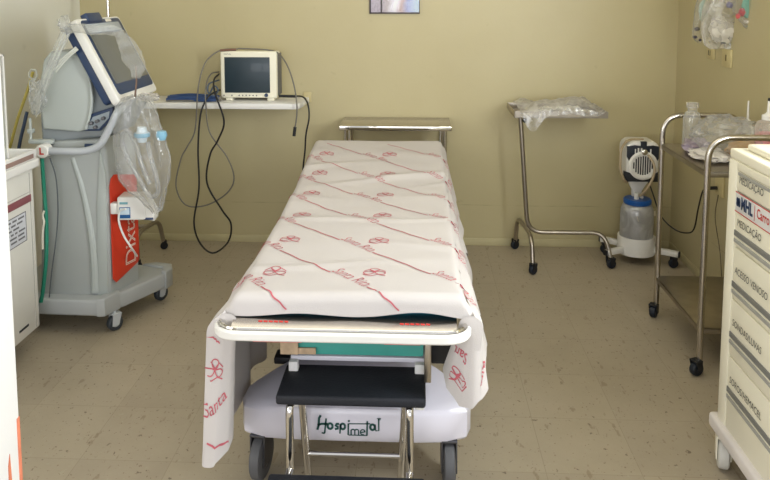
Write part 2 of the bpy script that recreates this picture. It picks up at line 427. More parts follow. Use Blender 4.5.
# the lit neighbouring room seen through it
lm, nt, p = nodemat('lit_neighbouring_room'); N = nt.nodes.new; L = nt.links.new
tc = N('ShaderNodeTexCoord'); sp = N('ShaderNodeSeparateXYZ'); L(tc.outputs['Object'], sp.inputs[0])
rp = N('ShaderNodeValToRGB'); cr = rp.color_ramp
cr.elements[0].position = 0; cr.elements[0].color = rgb(150, 138, 158)
cr.elements[1].position = 1; cr.elements[1].color = rgb(190, 215, 235)
for pos, c in ((.36, rgb(146, 134, 150)), (.46, rgb(158, 146, 152)), (.58, rgb(226, 224, 238)), (.70, rgb(178, 150, 152)), (.80, rgb(160, 168, 214))):
    e = cr.elements.new(pos); e.color = c
mr = N('ShaderNodeMapRange'); mr.inputs[1].default_value = -.2; mr.inputs[2].default_value = .2
nz = N('ShaderNodeTexNoise'); nz.inputs['Scale'].default_value = 9; L(tc.outputs['Object'], nz.inputs['Vector'])
ma = N('ShaderNodeMath'); ma.operation = 'MULTIPLY_ADD'; ma.inputs[1].default_value = .08; L(nz.outputs['Fac'], ma.inputs[0]); L(sp.outputs['X'], ma.inputs[2])
L(ma.outputs[0], mr.inputs[0]); L(mr.outputs[0], rp.inputs[0]); L(rp.outputs[0], p.inputs['Base Color']); L(rp.outputs[0], p.inputs['Emission Color']); p.inputs['Emission Strength'].default_value = .55
struct('window_2', M().box(-.36, .08, YB + .30, YB + .31, 1.3, 2.0), lm, origin=(-.14, YB + .3, 1.3))

# ============================================================ STRETCHER
bed = thing('hospital_stretcher', 'wheeled hospital stretcher with pale lilac base shell and white push rail, under the printed sheet', 'stretcher', (-.185, 2.7, 0))
bx0, bx1 = -.50, .13          # sides of the sleeping surface
YN, YE = 1.885, 3.62           # near and far end
def ztop(y): 
    t = max(0, min(1, (y - 2.85) / .77)); return .70 + .058 * t * t * (3 - 2 * t)
# base shell: broad rounded feet at both ends, narrow waist
half = [(0.0, 2.055), (.20, 2.056), (.285, 2.062), (.342, 2.085), (.356, 2.125), (.354, 2.17), (.31, 2.215), (.26, 2.26), (.22, 2.32), (.20, 2.42), (.20, 2.72)]
outl = [(x, y) for x, y in half] + [(x, 5.44 - y) for x, y in half[:-1][::-1]]
outl = outl + [(-x, y) for x, y in outl[1:-1][::-1]]
cx = -.188; cy = 2.72
m = M(); rings = []
for (sh, z) in ((.03, .150), (.006, .150), (0, .160), (0, .238), (.008, .252), (.03, .262), (.10, .285), (.16, .296)):
    ring = []
    for (x, y) in outl:
        d = V((x, y - cy)); 
        k = max(0, 1 - sh / max(.2, abs(d.x) if abs(d.x) > .2 else .2))
        ky = 1 - sh / .667
        ring.append(V((cx + d.x * (k if abs(d.x) > 0 else 1), cy + d.y * ky, z)))
    rings.append(ring)
n = len(outl)
vs = [v for r in rings for v in r]
fs = [[i * n + k, i * n + (k + 1) % n, (i + 1) * n + (k + 1) % n, (i + 1) * n + k] for i in range(len(rings) - 1) for k in range(n)]
fs += [list(range(n))[::-1], [(len(rings) - 1) * n + k for k in range(n)]]
m._geom(vs, fs)
shell = m.done('base_shell', lilac_white, bed)
# the maker's lettering on the front of the shell
m = M()
def lf(u, v): return V((-.300 + u * .00063, 2.0535, .236 - (v - 95) * .00064))
def st(pts, wd=11): m.stroke([(p[0] - 240, p[1]) for p in pts], wd, lambda u, v: lf(u, v))
def arc(cx_, cy_, rx, ry, a0, a1, n=12): return [(cx_ + rx * math.cos(math.radians(a0 + (a1 - a0) * i / n)), cy_ + ry * math.sin(math.radians(a0 + (a1 - a0) * i / n))) for i in range(n + 1)]
st([(258, 97), (250, 112), (247, 150), (241, 170)], 11); st([(242, 146), (262, 140), (292, 140)]); st([(284, 112), (280, 150), (276, 187)], 8); st([(262, 184), (276, 187)], 7)
st(arc(303, 150, 12, 14, 0, 360)); st([(346, 138), (334, 138), (329, 146), (340, 152), (341, 161), (326, 164)]); st(arc(364, 150, 11, 14, 0, 360)); st([(353, 138), (350, 186)], 8)
st([(391, 134), (390, 192)], 8); st([(392, 118), (395, 126)], 10); st([(391, 136), (486, 134)], 5)
st([(404, 190), (404, 166)], 7); st(arc(413, 172, 9, 9, 180, 360) + [(422, 190)], 6); st(arc(431, 172, 9, 9, 180, 360) + [(440, 190)], 6); st([(450, 178), (470, 174)] + arc(460, 176, 11, 13, 0, -300), 6)
st([(391, 192), (480, 192)], 5); st([(482, 120), (480, 193)], 8); st([(474, 134), (496, 133)], 6)
st(arc(507, 150, 11, 14, 0, 360)); st([(519, 136), (521, 165)], 7); st([(536, 106), (537, 166), (521, 167)], 7)
st([(528, 106), (548, 106)], 4); st([(533, 112), (546, 112)], 4)
m.done('lettering', green_ink, shell, label='dark green maker lettering', recalc=False)
# wheels
for (x, y, a) in ((-.482, 2.10, 1.42), (.100, 2.10, 1.60), (-.478, 3.32, 1.5), (.098, 3.32, 1.7)):
    caster(bed, x, y, .072, .036, a, h=.165, fork=mat('dark_steel_fork', rgb(90, 90, 94), .4, .8), wheel=tyre, hub=hubm)
# waist column, deck frame, hardware under the deck
M().box(-.36, -.01, 2.35, 3.0, .29, .50, .015).done('lift_column', lilac_white, bed)
M().box(-.372, .028, 2.02, 2.30, .425, .44, .004).done('cover_plate', lilac_white, bed)
for x in (-.375, -.005): M().box(x, x + .028, 2.0, 2.03, .29, .43, .004).done('strut', white_paint, bed)
M().box(.022, .042, 1.955, 1.985, .40, .545, .003).done('side_strut', steel_d, bed)
M().box(-.352, .020, 1.945, 2.30, .482, .552, .006).done('cassette_tray', mat('teal_panel', rgb(60, 150, 140), .5, var=.1), bed)
m = M(); m.box(-.385, -.335, 1.935, 1.945, .487, .552).box(-.335, -.285, 1.938, 1.944, .487, .505)
m.done('torn_tape', mat('tan_tape', rgb(176, 152, 124), .6, var=.2, scale=40), bed)
M().box(-.475, -.385, 2.27, 2.33, .275, .30, .006).done('brake_pedal', black, bed)
M().lathe((-.44, 1.92, .545), [(.002, 0), (.016, .002), (.018, .02), (.012, .03)], 14).done('knob', black, bed)
m = M()
m.box(-.47, -.44, 1.90, 3.58, .58, .61, .004).box(.07, .10, 1.90, 3.58, .58, .61, .004).box(-.44, .07, 1.90, 1.93, .58, .61, .004).box(-.44, .07, 3.5, 3.53, .58, .61, .004)
m.box(-.36, -.33, 2.0, 3.2, .55, .58).box(-.04, -.01, 2.0, 3.2, .55, .58).box(-.44, .07, 2.6, 2.64, .50, .58)
m.done('deck_frame', steel_d, bed)
M().box(.03, .11, 2.05, 2.28, .40, .56, .02).done('gas_spring_housing', black, bed)
# white push rail with steel inner lip, steel end plate
rail = fillet([(-.540, 2.0, .60), (-.540, 1.791, .60), (.140, 1.791, .60), (.140, 2.0, .60)], .075, 8)
m = M()
def railprof(path, wd, z0, z1, m):
    n = len(path); vs = []
    for i, p in enumerate(path):
        t = path[min(i + 1, n - 1)] - path[max(i - 1, 0)]; t.normalize(); nn = V((t.y, -t.x, 0))
        sc_ = 1.0
        for (a, b) in ((-wd, z0 + .004), (-wd + .003, z0), (wd - .003, z0), (wd, z0 + .004), (wd, z1 - .006), (wd - .005, z1), (-wd + .005, z1), (-wd, z1 - .006)):
            vs.append(V((p.x, p.y, 0)) + nn * a + V((0, 0, b)))
    k = 8
    fs = [[i * k + j, i * k + (j + 1) % k, (i + 1) * k + (j + 1) % k, (i + 1) * k + j] for i in range(n - 1) for j in range(k)]
    fs += [list(range(k)), [(n - 1) * k + j for j in range(k)]]
    m._geom(vs, fs)
railprof(rail, .0065, .598, .624, m)
rl = m.done('push_rail', white_pl, bed)
m = M()
lip = fillet([(-.531, 2.0, .6295), (-.531, 1.800, .6255), (.131, 1.800, .6255), (.131, 2.0, .6295)], .066, 8)
m.tube(lip, .0055, 8); m.done('rail_lip', chrome, rl, label='chrome lip of the push rail')
for x0, x1 in ((-.430, -.300), (-.085, .010)):
    M().box(x0, x1, 1.792, 1.806, .594, .601, .001).done('red_stripe', mat('faded_red_tape', rgb(206, 92, 96), .5), rl)
plate = M().prism([(1.806, .610), (1.868, .640), (1.89, .640), (1.89, .634), (1.870, .634), (1.815, .606)], lambda u, v, k: V((-.495 + .602 * k, u, v))).done('end_plate', steel, bed)
def pf(x0): return lambda u, v: V((x0 + u, 1.842 + v * .89, .6280 + v * .45))
for x0 in (-.425, -.045):
    m = M(); 
    for i in range(6): m.stroke([(i * .014, 0.0), (i * .014 + .011, -.001)], .0055, pf(x0))
    m.done('red_mark', redtx, plate, recalc=False)
# mattress with its teal/blue underlay
m = M(); 
m.grid(15, 60, lambda u, v: V((-.49 + .61 * u, 1.888 + (3.6 - 1.888) * v, ztop(1.888 + 1.72 * v) - .012)))
m.grid(15, 60, lambda u, v: V((-.49 + .61 * u, 1.888 + (3.6 - 1.888) * v, .643)))
for u in (0, 1): m.grid(60, 2, lambda a, b: V((-.49 + .61 * u, 1.888 + 1.72 * a,   .626 + (ztop(1.888 + 1.72 * a) - .012 - .643) * b)))
for yy in (1.888, 3.6): m.grid(15, 2, lambda a, b: V((-.49 + .61 * a, yy,   .626 + (ztop(yy) - .638) * b)))
bmesh.ops.remove_doubles(m.bm, verts=m.bm.verts, dist=.0005)
m.done('mattress', blue_cl, bed)

# ------------------------------------------------------------ the printed sheet
sheet_m = mat('white_cotton_sheet', rgb(194, 188, 184), 0.85, var=0.015, scale=5, bump=0.3, bscale=300)
pr1 = mat('sheet_red_print', rgb(186, 92, 102), 0.8, var=0.15, scale=20)
def wr(x, y):
    """creases of the sheet, metres"""
    z = .006 * (noise.noise(V((x * 2.2, y * 5.5, .3))) + .5 * noise.noise(V((x * 5, y * 12, 3.3))))
    for (y0, sl, a, wd) in ((2.08, .10, .0035, .02), (2.27, -.12, .0045, .022), (2.5, .06, .004, .02), (2.78, .05, .006, .026), (2.83, .5, .004, .02), (3.02, .32, .006, .03), (3.25, .22, .005, .03), (3.4, -.1, .003, .03)):
        d = (y - y0 - sl * (x + .2) - .02 * math.sin(x * 9 + y0 * 7)) / wd
        z += 1.5 * a * math.exp(-d * d) * (.5 + .5 * math.sin(x * 5 + y0 * 11))
    return z
RC = .028
def edgeR(y): return bx1 + .004 * math.sin(y * 7)
def top(s, y):
    """s across from bx0 to bx1, y along; rounded shoulders near the sides"""
    z = ztop(y) + wr(s, y); xx = s - .030 * max(0, min(1, (y - 2.0) / 1.6)) * (bx1 - s) / (bx1 - bx0)
    if y < YN + .10: xx += (s + .185) / .315 * .016 * min(1, (YN + .10 - y) / .17) ** 2
    d = min(s - bx0, bx1 - s)
    if d < RC: z -= RC - math.sqrt(max(0, RC * RC - (RC - d) ** 2))
    yy = y
    if y < YN:
        t = (YN - y)
        r = .03
        L1 = r * math.pi / 2
        if t < L1: a = t / r; yy = YN - r * math.sin(a); z -= r * (1 - math.cos(a))
        else: yy = YN - r - (t - L1) * .08; z -= r + (t - L1)
    return V((xx, yy, z))
# hem of the front drop: arches up over the plate
def hemdrop(s):
    u = (s - bx0) / (bx1 - bx0)
    return .080 - .006 * math.exp(-((u - .27) / .15) ** 2) - .013 * math.exp(-((u - .80) / .16) ** 2) + .002 * math.sin(u * 14)
m = M()
NU, NV = 61, 170
def topfn(u, v):
    s = bx0 + (bx1 - bx0) * u
    if v < .06: y = YN - hemdrop(s) * (1 - v / .06)
    else: y = YN + (YE - YN) * (v - .06) / .94
    return top(s, y)
m.grid(NU, NV, topfn)
# far end drop
m.grid(NU, 10, lambda u, v: V((bx0 + (bx1 - bx0) * u, YE + .004 + .02 * math.sin(v * 1.57), top(bx0 + (bx1 - bx0) * u, YE).z - .16 * v)))
def lerpc(ctrl, t):
    if t <= ctrl[0][0]: return ctrl[0][1:]
    for a, b in zip(ctrl[:-1], ctrl[1:]):
        if t <= b[0]:
            k = (t - a[0]) / (b[0] - a[0]); k = k * k * (3 - 2 * k)
            return tuple(p + (q - p) * k for p, q in zip(a[1:], b[1:]))
    return ctrl[-1][1:]
# side drops: parameter t (metres along), negative t is the gathered corner that turns in towards the rail
botL = [(-.14, -.515, 1.90, .265), (-.09, -.528, 1.865, .238), (-.04, -.556, 1.838, .214), (.0, -.580, 1.835, .222), (.05, -.590, 1.87, .205), (.12, -.578, 1.95, .195), (.24, -.572, 2.10, .19), (.38, -.560, 2.27, .198), (.55, -.55, 2.45, .215), (.8, -.55, 2.7, .30), (1.2, -.55, 3.1, .36), (1.78, -.53, 3.62, .42)]
botR = [(-.14, .072, 1.90, .475), (-.09, .088, 1.868, .438), (-.04, .122, 1.842, .408), (-.005, .146, 1.832, .392), (.03, .166, 1.838, .415), (.08, .196, 1.86, .455), (.13, .208, 1.93, .485), (.22, .195, 2.05, .48), (.4, .190, 2.2, .48), (.8, .185, 2.7, .50), (1.3, .175, 3.1, .54), (1.78, .15, 3.62, .57)]
def side(sgn, t, d):
    """sgn -1 left / +1 right; t along, d 0..1 down"""
    xs = bx0 if sgn < 0 else bx1
    y0 = 1.845 + max(0, t) * (YE - 1.845) / 1.78
    T = top(xs, max(y0, YN)); T = V((T.x, y0, T.z)); q_ = max(0, 1 - max(0, t) / .16); T.x += sgn * .018 * q_ * q_; T.z -= .022 * q_ * q_
    if t < 0: T = V((xs - sgn * (-t) * .10, 1.845, T.z - .01 * (-t / .14)))
    T.z -= .0
    B = V(lerpc(botL if sgn < 0 else botR, t))
    e = d ** .8
    fr = max(0, min(1, (.6 - t) / .4))
    over = .012 + .030 * fr * (1 if sgn < 0 else .5)
    bulge = over * sgn * math.sin(min(1, d / .12) * math.pi / 2)
    if t < 0: bulge *= max(0, 1 + t / .12)
    P = T.lerp(B, d)
    P.z += .012 * d * math.sin(t * 47 + sgn) * (1 if t > -.05 else .3); P.x += bulge * (1 - d) + sgn * .014 * math.sin(t * 30 + 1) * d * (1 if t > .1 else .5)
    return P
NS = 150
for sgn in (-1, 1):
    m.grid(NS, 34, lambda u, v: side(sgn, -.14 + 1.92 * u, v))
bmesh.ops.remove_doubles(m.bm, verts=m.bm.verts, dist=.0004)
for sgn in (-1, 1):
    xs_ = bx0 if sgn < 0 else bx1
    def edge(k):
        return top(xs_, YN - hemdrop(xs_) * k)
    m.grid(5, 14, lambda u, v: edge(v).lerp(side(sgn, .04 * (1 - v), 0), u))
# print ------------------------------------------------------
m.mi = 1
def off_top(s, y):
    p = top(s, y); a = top(min(bx1, s + .004), y); b = top(s, y + .004)
    if s + .004 > bx1: a = p + V((.004, 0, 0))
    nrm = (a - p).cross(b - p)
    if nrm.length < 1e-9: nrm = V((0, 0, 1))
    nrm.normalize()
    if nrm.z < 0 and y >= YN: nrm = -nrm
    if y < YN and nrm.y > 0: nrm = -nrm
    return p + nrm * .0016
HL = .34
def off_side(sgn, t, d):
    p = side(sgn, t, d); a = side(sgn, t + .004, d); b = side(sgn, t, d + .01)
    nrm = (a - p).cross(b - p)
    if nrm.length < 1e-9: nrm = V((sgn, 0, 0))
    nrm.normalize()
    if nrm.x * sgn - nrm.y * (1 if t < .06 else 0) < 0: nrm = -nrm
    return p + nrm * .0016
def cloth(s, y):
    """unrolled cloth coordinates -> 3D, crossing onto the side drops"""
    if s > bx1: return off_side(1, max(-.1, (y - 1.845) * 1.78 / (YE - 1.845)), min(1, (s - bx1) / HL))
    if s < bx0: return off_side(-1, max(-.1, (y - 1.845) * 1.78 / (YE - 1.845)), min(1, (bx0 - s) / .46))
    return off_top(s, y)
def logo(fn, cx_, cy_, sz, rot=0, wd=.0032):
    c_, s_ = math.cos(rot), math.sin(rot)
    def P(u, v): u *= sz; v *= sz; return (cx_ + u * c_ - v * s_, cy_ + u * s_ + v * c_)
    # three looped petals over a short stem
    for a0 in (90, 210, 330):
        pts = []
        for k in range(15):
            a = 2 * math.pi * k / 14
            rr = .95 * abs(math.sin(a / 2)) ** .8
            th = math.radians(a0) + .75 * math.cos(a / 2)
            pts.append(P(rr * math.cos(th), rr * math.sin(th) * .8))
        m.stroke(pts, wd, fn)
    m.stroke([P(-.9, -.55), P(-.3, -.85), P(.3, -.5), P(.9, -.8)], wd, fn)
    m.stroke([P(-.85, .1), P(-.45, .5), P(0, .12), P(.45, .5), P(.9, .1)], wd, fn)
def wavy(fn, a, b, wd=.0042, n=18):
    pts = []
    L_ = math.hypot(b[0] - a[0], b[1] - a[1]); nx, ny = -(b[1] - a[1]) / L_, (b[0] - a[0]) / L_
    for i in range(n + 1):
        k = i / n; w_ = .0022 * math.sin(k * 15 + a[1] * 31) * math.sin(k * math.pi)
        pts.append((a[0] + (b[0] - a[0]) * k + nx * w_, a[1] + (b[1] - a[1]) * k + ny * w_))
    m.stroke(pts, wd, fn)
def stext(fn, txt, cx_, cy_, rot, size=.058, sx=.66, bold=-.0007):
    c_, s_ = math.cos(rot), math.sin(rot)
    m.text(txt, size, lambda u, v: fn(cx_ + u * c_ - v * s_, cy_ + u * s_ + v * c_), shear=.25, sx=sx, bold=bold)
ROT = math.radians(-46)
lo, hi = YN - .068, YE - .012
for j in range(-2, 9):
    for i in range(-2, 3):
        tx = -.190 + .290 * i; ty = 1.985 + .274 * j
        if -.68 < tx < .36 and lo + .10 < ty < hi - .06 and not (tx > bx1 + .02 and ty < 2.25) and not (tx < bx0 - .04):
            stext(cloth, 'Santa Rita', tx + .004, ty - .012, ROT, .056)
        lx, ly = tx + .068, ty + .026
        if -.6 < lx < .36 and lo + .04 < ly < hi - .03 and not (lx > bx1 and ly < 2.25) and not lx < bx0 + .02:
            logo(cloth, lx, ly, .036)
        a = (tx - .238, ty + .195); b = (tx - .060, ty + .022)
        # clip the joining line to the cloth
        k0, k1 = 0.0, 1.0
        ok = [k / 40 for k in range(41) if -.56 < a[0] + (b[0] - a[0]) * k / 40 < .34 and lo + .005 < a[1] + (b[1] - a[1]) * k / 40 < hi]
        ok = [k for k in ok if not ((a[0] + (b[0] - a[0]) * k) > bx1 and (a[1] + (b[1] - a[1]) * k) < 2.1)]
        if len(ok) > 6:
            k0, k1 = ok[0], ok[-1]
            wavy(cloth, (a[0] + (b[0] - a[0]) * k0, a[1] + (b[1] - a[1]) * k0), (a[0] + (b[0] - a[0]) * k1, a[1] + (b[1] - a[1]) * k1))
# prints on the two hanging corners
fl = lambda u, v: off_side(-1, u, v)
def sideL(u, v): return off_side(-1, u, max(0, min(1, v / .46)))
def sideR(u, v): return off_side(1, u, max(0, min(1, v / .30)))
def flip(fn): return lambda u, v: fn(u, v)
logo(sideL, .0 - .02, .165, .042, math.pi, .004)
m.text('Santa', .056, lambda u, v: sideL(-.030 - u * .9 + v * .45, .275 - v - u * .5), shear=.2, sx=.75, bold=0)
wavy(sideL, (-.012, .385), (-.09, .43), .006)
wavy(sideL, (.0, .07), (-.035, .085), .005)
logo(sideR, -.065, .22, .036, math.pi * .9, .004)
m.text('Sant', .055, lambda u, v: sideR(-.07 - u * .9, .135 + v), shear=.1, sx=.8, bold=.0006)
m.text('Rita.', .055, lambda u, v: sideR(.045 - u * .45 + v * .5, .225 + u * .85 + v * .4), shear=.1, sx=.8, bold=.0006)
sheet = m.done('bed_sheet', [sheet_m, pr1], None, 'white cotton sheet with red printed words and flower outlines, covering the stretcher', 'sheet', ang=75, recalc=False)

# ============================================================ STEP STOOL
st_ = thing('step_stool', 'two-tier step stool with black treads and shiny steel legs at the foot of the stretcher', 'step stool', (-.18, 1.8, 0))
def tread(x0, x1, y0, y1, z):
    m = M(); m.box(x0, x1, y0, y1, z - .028, z, .008, 3)
    return m.done('tread', pad_black, st_)
tread(-.388, .026, 1.868, 2.045, .402)
tread(-.400, .024, 1.60, 1.828, .205)
for x in (-.352, -.018):
    m = M(); m.tube(fillet([(x, 1.885, .004), (x - .0, 1.885, .365), (x + .012 * (1 if x < -.1 else -1), 2.0, .370), (x + .03 * (1 if x < -.1 else -1), 2.032, .004)], .03), .0115, 12); m.done('leg', chrome, st_)
    m = M(); m.tube(fillet([(x, 1.62, .004), (x, 1.64, .172), (x, 1.88, .176)], .03), .0115, 12); m.done('leg', chrome, st_)
for x in (-.352, -.018):
    for yy in (1.885, 1.62): M().lathe((x, yy, 0), [(.013, 0), (.015, .003), (.014, .025), (.0118, .027)], 12).done('foot_cap', black, st_)
M().tube([(-.333, 2.018, .135), (-.035, 2.018, .135)], .008, 10).done('crossbar', chrome, st_)
M().tube([(-.36, 1.89, .07), (-.005, 1.89, .07)], .008, 10).done('crossbar', chrome, st_)

# ============================================================ STEEL TABLE AT THE HEAD
tb = thing('side_table', 'small stainless steel table standing between the head of the stretcher and the wall', 'table', (-.12, 4.07, 0))
tt = M().box(-.432, .186, 3.930, 4.215, .770, .778, .002).done('table_top', steel, tb)
M().box(-.434, .188, 3.920, 3.932, .752, .779, .004).done('front_lip', chrome, tt, label='polished front lip')
for x in (-.400, .152):
    for y in (3.955, 4.185): M().tube([(x, y, .0), (x, y, .755)], .012, 12).done('leg', chrome, tb)
for x in (-.365, .128): M().tube([(x, 3.96, .60), (x, 3.96, .752)], .007, 10).done('shelf_stay', chrome, tb)
M().box(-.405, .157, 3.95, 4.19, .20, .215, .003).done('shelf', steel_d, tb)

# ============================================================ WALL SHELF + MONITOR
prof = fillet([(-1.66, 3.95, 0), (-.66, 3.95, 0), (-.645, YB - .001, 0)], .05, 8)
poly = [(p.x, p.y) for p in prof] + [(-1.66, YB - .001)]
M().prism(poly, lambda u, v, k: V((u, v, .862 + k * .034)), .005).done('wall_shelf', white_paint, None, 'long white shelf with rounded end, fixed to the back wall under the monitor', 'shelf')
mon = thing('patient_monitor', 'cream patient monitor with a dark blank screen on the white wall shelf', 'monitor', (-.96, 4.08, .896))
m = M(); m.box(-1.125, -.800, 4.035, 4.075, .914, 1.182, .010, 3); bez = m.done('front_bezel', cream_pl, mon)
m = M(); m.box(-1.118, -.807, 4.075, 4.18, .918, 1.176, .012, 3); m.done('housing', cream_pl, mon)
m = M(); m.box(-1.100, -.840, 4.0325, 4.036, .944, 1.148, .001); m.done('screen', screen_d, bez)
M().box(-.805, -.798, 4.06, 4.17, .925, 1.165, .002).done('side_grip', mat('grey_side_strip', rgb(96, 96, 100), .5), mon)
for x in (-1.08, -.84): M().box(x - .02, x + .02, 4.05, 4.17, .8965, .916, .003).done('foot', cream_pl, mon)
m = M(); m.lathe((-.862, 4.035, .931), [(.0105, 0), (.0105, -.008), (.008, -.012), (.001, -.012)], 18, 'y', False); m.done('dial', navy, bez)
for x in (-1.106, -1.060, -1.018, -.998, -.978, -.958, -.938, -.918): M().lathe((x, 4.036, .929), [(.0038, 0), (.0038, -.004), (.0005, -.0045)], 10, 'y', False).done('button', ink_soft, bez)
m = M(); m.text('DIXTAL', .012, lambda u, v: V((-1.082 + u, 4.0338, 1.165 + v))); m.done('brand_lettering', ink_soft, bez, recalc=False)

def cable(name, pts, r, mt, label, cat='cable', group=None, ends=None, n=8):
    m = M(); m.tube(pts, r, n, smooth=7)
    return m.done(name, mt, None, label, cat, group)
gy, bk = 3.925, 3.915
def VS(lst): return [V(p) for p in lst]
t = thing('sensor_cable', 'thin grey cable looping over the left of the monitor and hanging below the shelf', 'cable', (-1.2, 3.94, .3))
m = M(); m.tube(VS([(-1.0264, 4.06, 1.1925), (-1.1135, 4.04, 1.188), (-1.1719, 4.0, 1.1512), (-1.1983, 3.95, 1.0937), (-1.2204, 3.92, 0.9737), (-1.2463, 3.93, 0.7461), (-1.2944, 3.93, 0.6488), (-1.3306, 3.93, 0.5797), (-1.3636, 3.93, 0.4239), (-1.3092, 3.93, 0.3146), (-1.1886, 3.93, 0.3162), (-1.0726, 3.93, 0.3871), (-1.0309, 3.93, 0.474), (-1.0682, 3.93, 0.5939), (-1.1616, 3.93, 0.7298), (-1.1777, 3.92, 0.8785), (-1.1808, 3.94, 0.9938), (-1.1831, 4.05, 1.0491), (-1.1561, 4.12, 1.0533)]), .0042, 8, smooth=7); m.done('cord', grey_h, t)
m = M(); m.tube(VS([(-1.1237, 4.035, 1.1854), (-1.0355, 4.05, 1.1903)]), .007, 8); m.done('sensor_clip', mat('brown_clip', rgb(120, 86, 70), .5), t)
cable('power_cord', VS([(-1.1507, 4.1, 1.0438), (-1.1521, 4.0, 1.0206), (-1.128, 3.93, 0.9561), (-1.078, 3.92, 0.8003), (-1.1143, 3.92, 0.6924), (-1.1616, 3.92, 0.6066), (-1.1825, 3.92, 0.4461), (-1.1005, 3.92, 0.2915), (-1.0509, 3.92, 0.211), (-1.0702, 3.92, 0.106), (-1.1578, 3.92, 0.0402), (-1.2312, 3.92, 0.0976), (-1.2626, 3.92, 0.2195), (-1.2289, 3.92, 0.4168), (-1.229, 3.92, 0.6345), (-1.2131, 3.92, 0.8162), (-1.1916, 3.93, 0.8937), (-1.1623, 3.95, 0.9418), (-1.147, 4.1, 0.9503)]), .0052, blk_cable, 'black cord hanging from the monitor in a long loop almost to the floor')
t = thing('probe_cable', 'grey probe lead draped over the right corner of the monitor, dark plug dangling', 'cable', (-.8, 3.94, .8))
m = M(); m.tube(VS([(-1.0264, 4.06, 1.1953), (-0.8881, 4.06, 1.1901), (-0.8059, 4.05, 1.1769), (-0.7513, 4.0, 1.1359), (-0.711, 3.96, 1.0726), (-0.679, 3.93, 0.9756), (-0.6673, 3.92, 0.8765), (-0.6739, 3.92, 0.7979), (-0.6857, 3.92, 0.7472)]), .0042, 8, smooth=7); m.done('cord', grey_h, t)
m = M(); m.tube(VS([(-0.6798, 3.92, 0.7698), (-0.686, 3.92, 0.719)]), .009, 8); m.done('plug', black, t)
t = thing('mains_cable', 'black mains cable leaving the right of the monitor and dropping behind the stretcher', 'cable', (-.7, 3.97, .6))
m = M(); m.tube(VS([(-0.7884, 4.03, 0.9256), (-0.7121, 4.02, 0.9275), (-0.6445, 3.99, 0.9282), (-0.6074, 3.93, 0.8922), (-0.601, 3.92, 0.821), (-0.6187, 3.92, 0.7309), (-0.6253, 3.92, 0.6405), (-0.6378, 3.92, 0.5268), (-0.6453, 3.92, 0.3553)]), .0048, 8, smooth=7); m.done('cord', blk_cable, t)
m = M(); m.tube(VS([(-0.7884, 4.03, 0.9273), (-0.6893, 4.02, 0.9276)]), .008, 8); m.done('plug', black, t)
# blue folded cuff hose on the shelf
t = thing('cuff_hose', 'dark blue hose folded into a bundle on the left part of the wall shelf', 'hose', (-1.3, 4.05, .9))
random.seed(3)
for i in range(4):
    m = M()
    pts = []
    for k in range(9):
        f = k / 8
        pts.append(V((-1.43 + .29 * f, 4.0 + .022 * i + .012 * math.sin(f * 6 + i * 2), .907 + .009 * (i % 2) + .008 * math.sin(f * 3.1) * (i > 1))))
    m.tube(pts, .0095, 8, smooth=4); m.done('hose_fold', dblue, t)
m = M(); m.tube([(-1.14, 4.01, .925), (-1.12, 4.01, .905), (-1.15, 4.0, .904), (-1.42, 3.985, .903)], .004, 8, smooth=5); m.done('cord', grey_h, t)
# coil of grey leads beside the monitor
t = cable('lead_bundle', VS([(-1.1515, 4.1, 1.0088), (-1.1931, 4.04, 0.9926), (-1.1941, 4.02, 0.9491), (-1.1599, 4.02, 0.9292), (-1.1474, 4.06, 0.9556), (-1.1702, 4.06, 0.9786), (-1.1944, 4.06, 0.9379)]), .005, mat('slate_cable', rgb(92, 104, 118), .5), 'short slate-grey lead coiled at the left side of the monitor')

def plate_box(name, x, y, z, axis, w_, h_, label, cat='wall plate', group=None, slots='v'):
    t = thing(name, label, cat, (x, y, z - h_ / 2), group)
    m = M()
    if axis == 'x': m.box(x - .010, x, y - w_ / 2, y + w_ / 2, z - h_ / 2, z + h_ / 2, .003)
    else: m.box(x - w_ / 2, x + w_ / 2, y - .010, y, z - h_ / 2, z + h_ / 2, .003)
    m.done('cover_plate', almond, t)
    return t
plate_box('wall_outlet', -.655, YB, .895, 'y', .045, .06, 'almond outlet plate on the back wall at the right end of the shelf', 'outlet')

# ============================================================ IV STAND BEHIND THE VENTILATOR
iv = thing('infusion_stand', 'steel infusion pole on a wheeled bent-tube base, mostly hidden behind the ventilator', 'infusion stand', (-1.66, 3.92, 0))
M().tube([(-1.705, 3.9, .19), (-1.705, 3.9, 1.95)], .009, 12).done('pole', steel, iv)
M().tube(fillet([(-1.705, 3.9, .19), (-1.53, 3.92, .19)], .02), .013, 12).done('base_bar', steel_d, iv)
M().tube(fillet([(-1.500, 4.075, .05), (-1.512, 4.05, .19), (-1.545, 3.79, .19), (-1.53, 3.765, .05)], .09), .0125, 12).done('base_hoop', steel_d, iv)
for x, y in ((-1.497, 4.08), (-1.528, 3.76)): caster(iv, x, y, .022, .018, .4, h=.055)
M().tube([(-1.82, 3.9, .02), (-1.82, 3.9, .19), (-1.705, 3.9, .19)], .0125, 10).done('rear_leg', steel_d, iv)
M().tube([(-1.76, 3.9, 1.93), (-1.705, 3.9, 1.95), (-1.65, 3.9, 1.93)], .005, 8).done('hook', steel, iv)

# ============================================================ VENTILATOR
vt = thing('ventilator', 'large pale grey ventilator on wheels with tilted touch screen and orange-red front panel', 'medical ventilator', (-1.5, 3.2, 0))
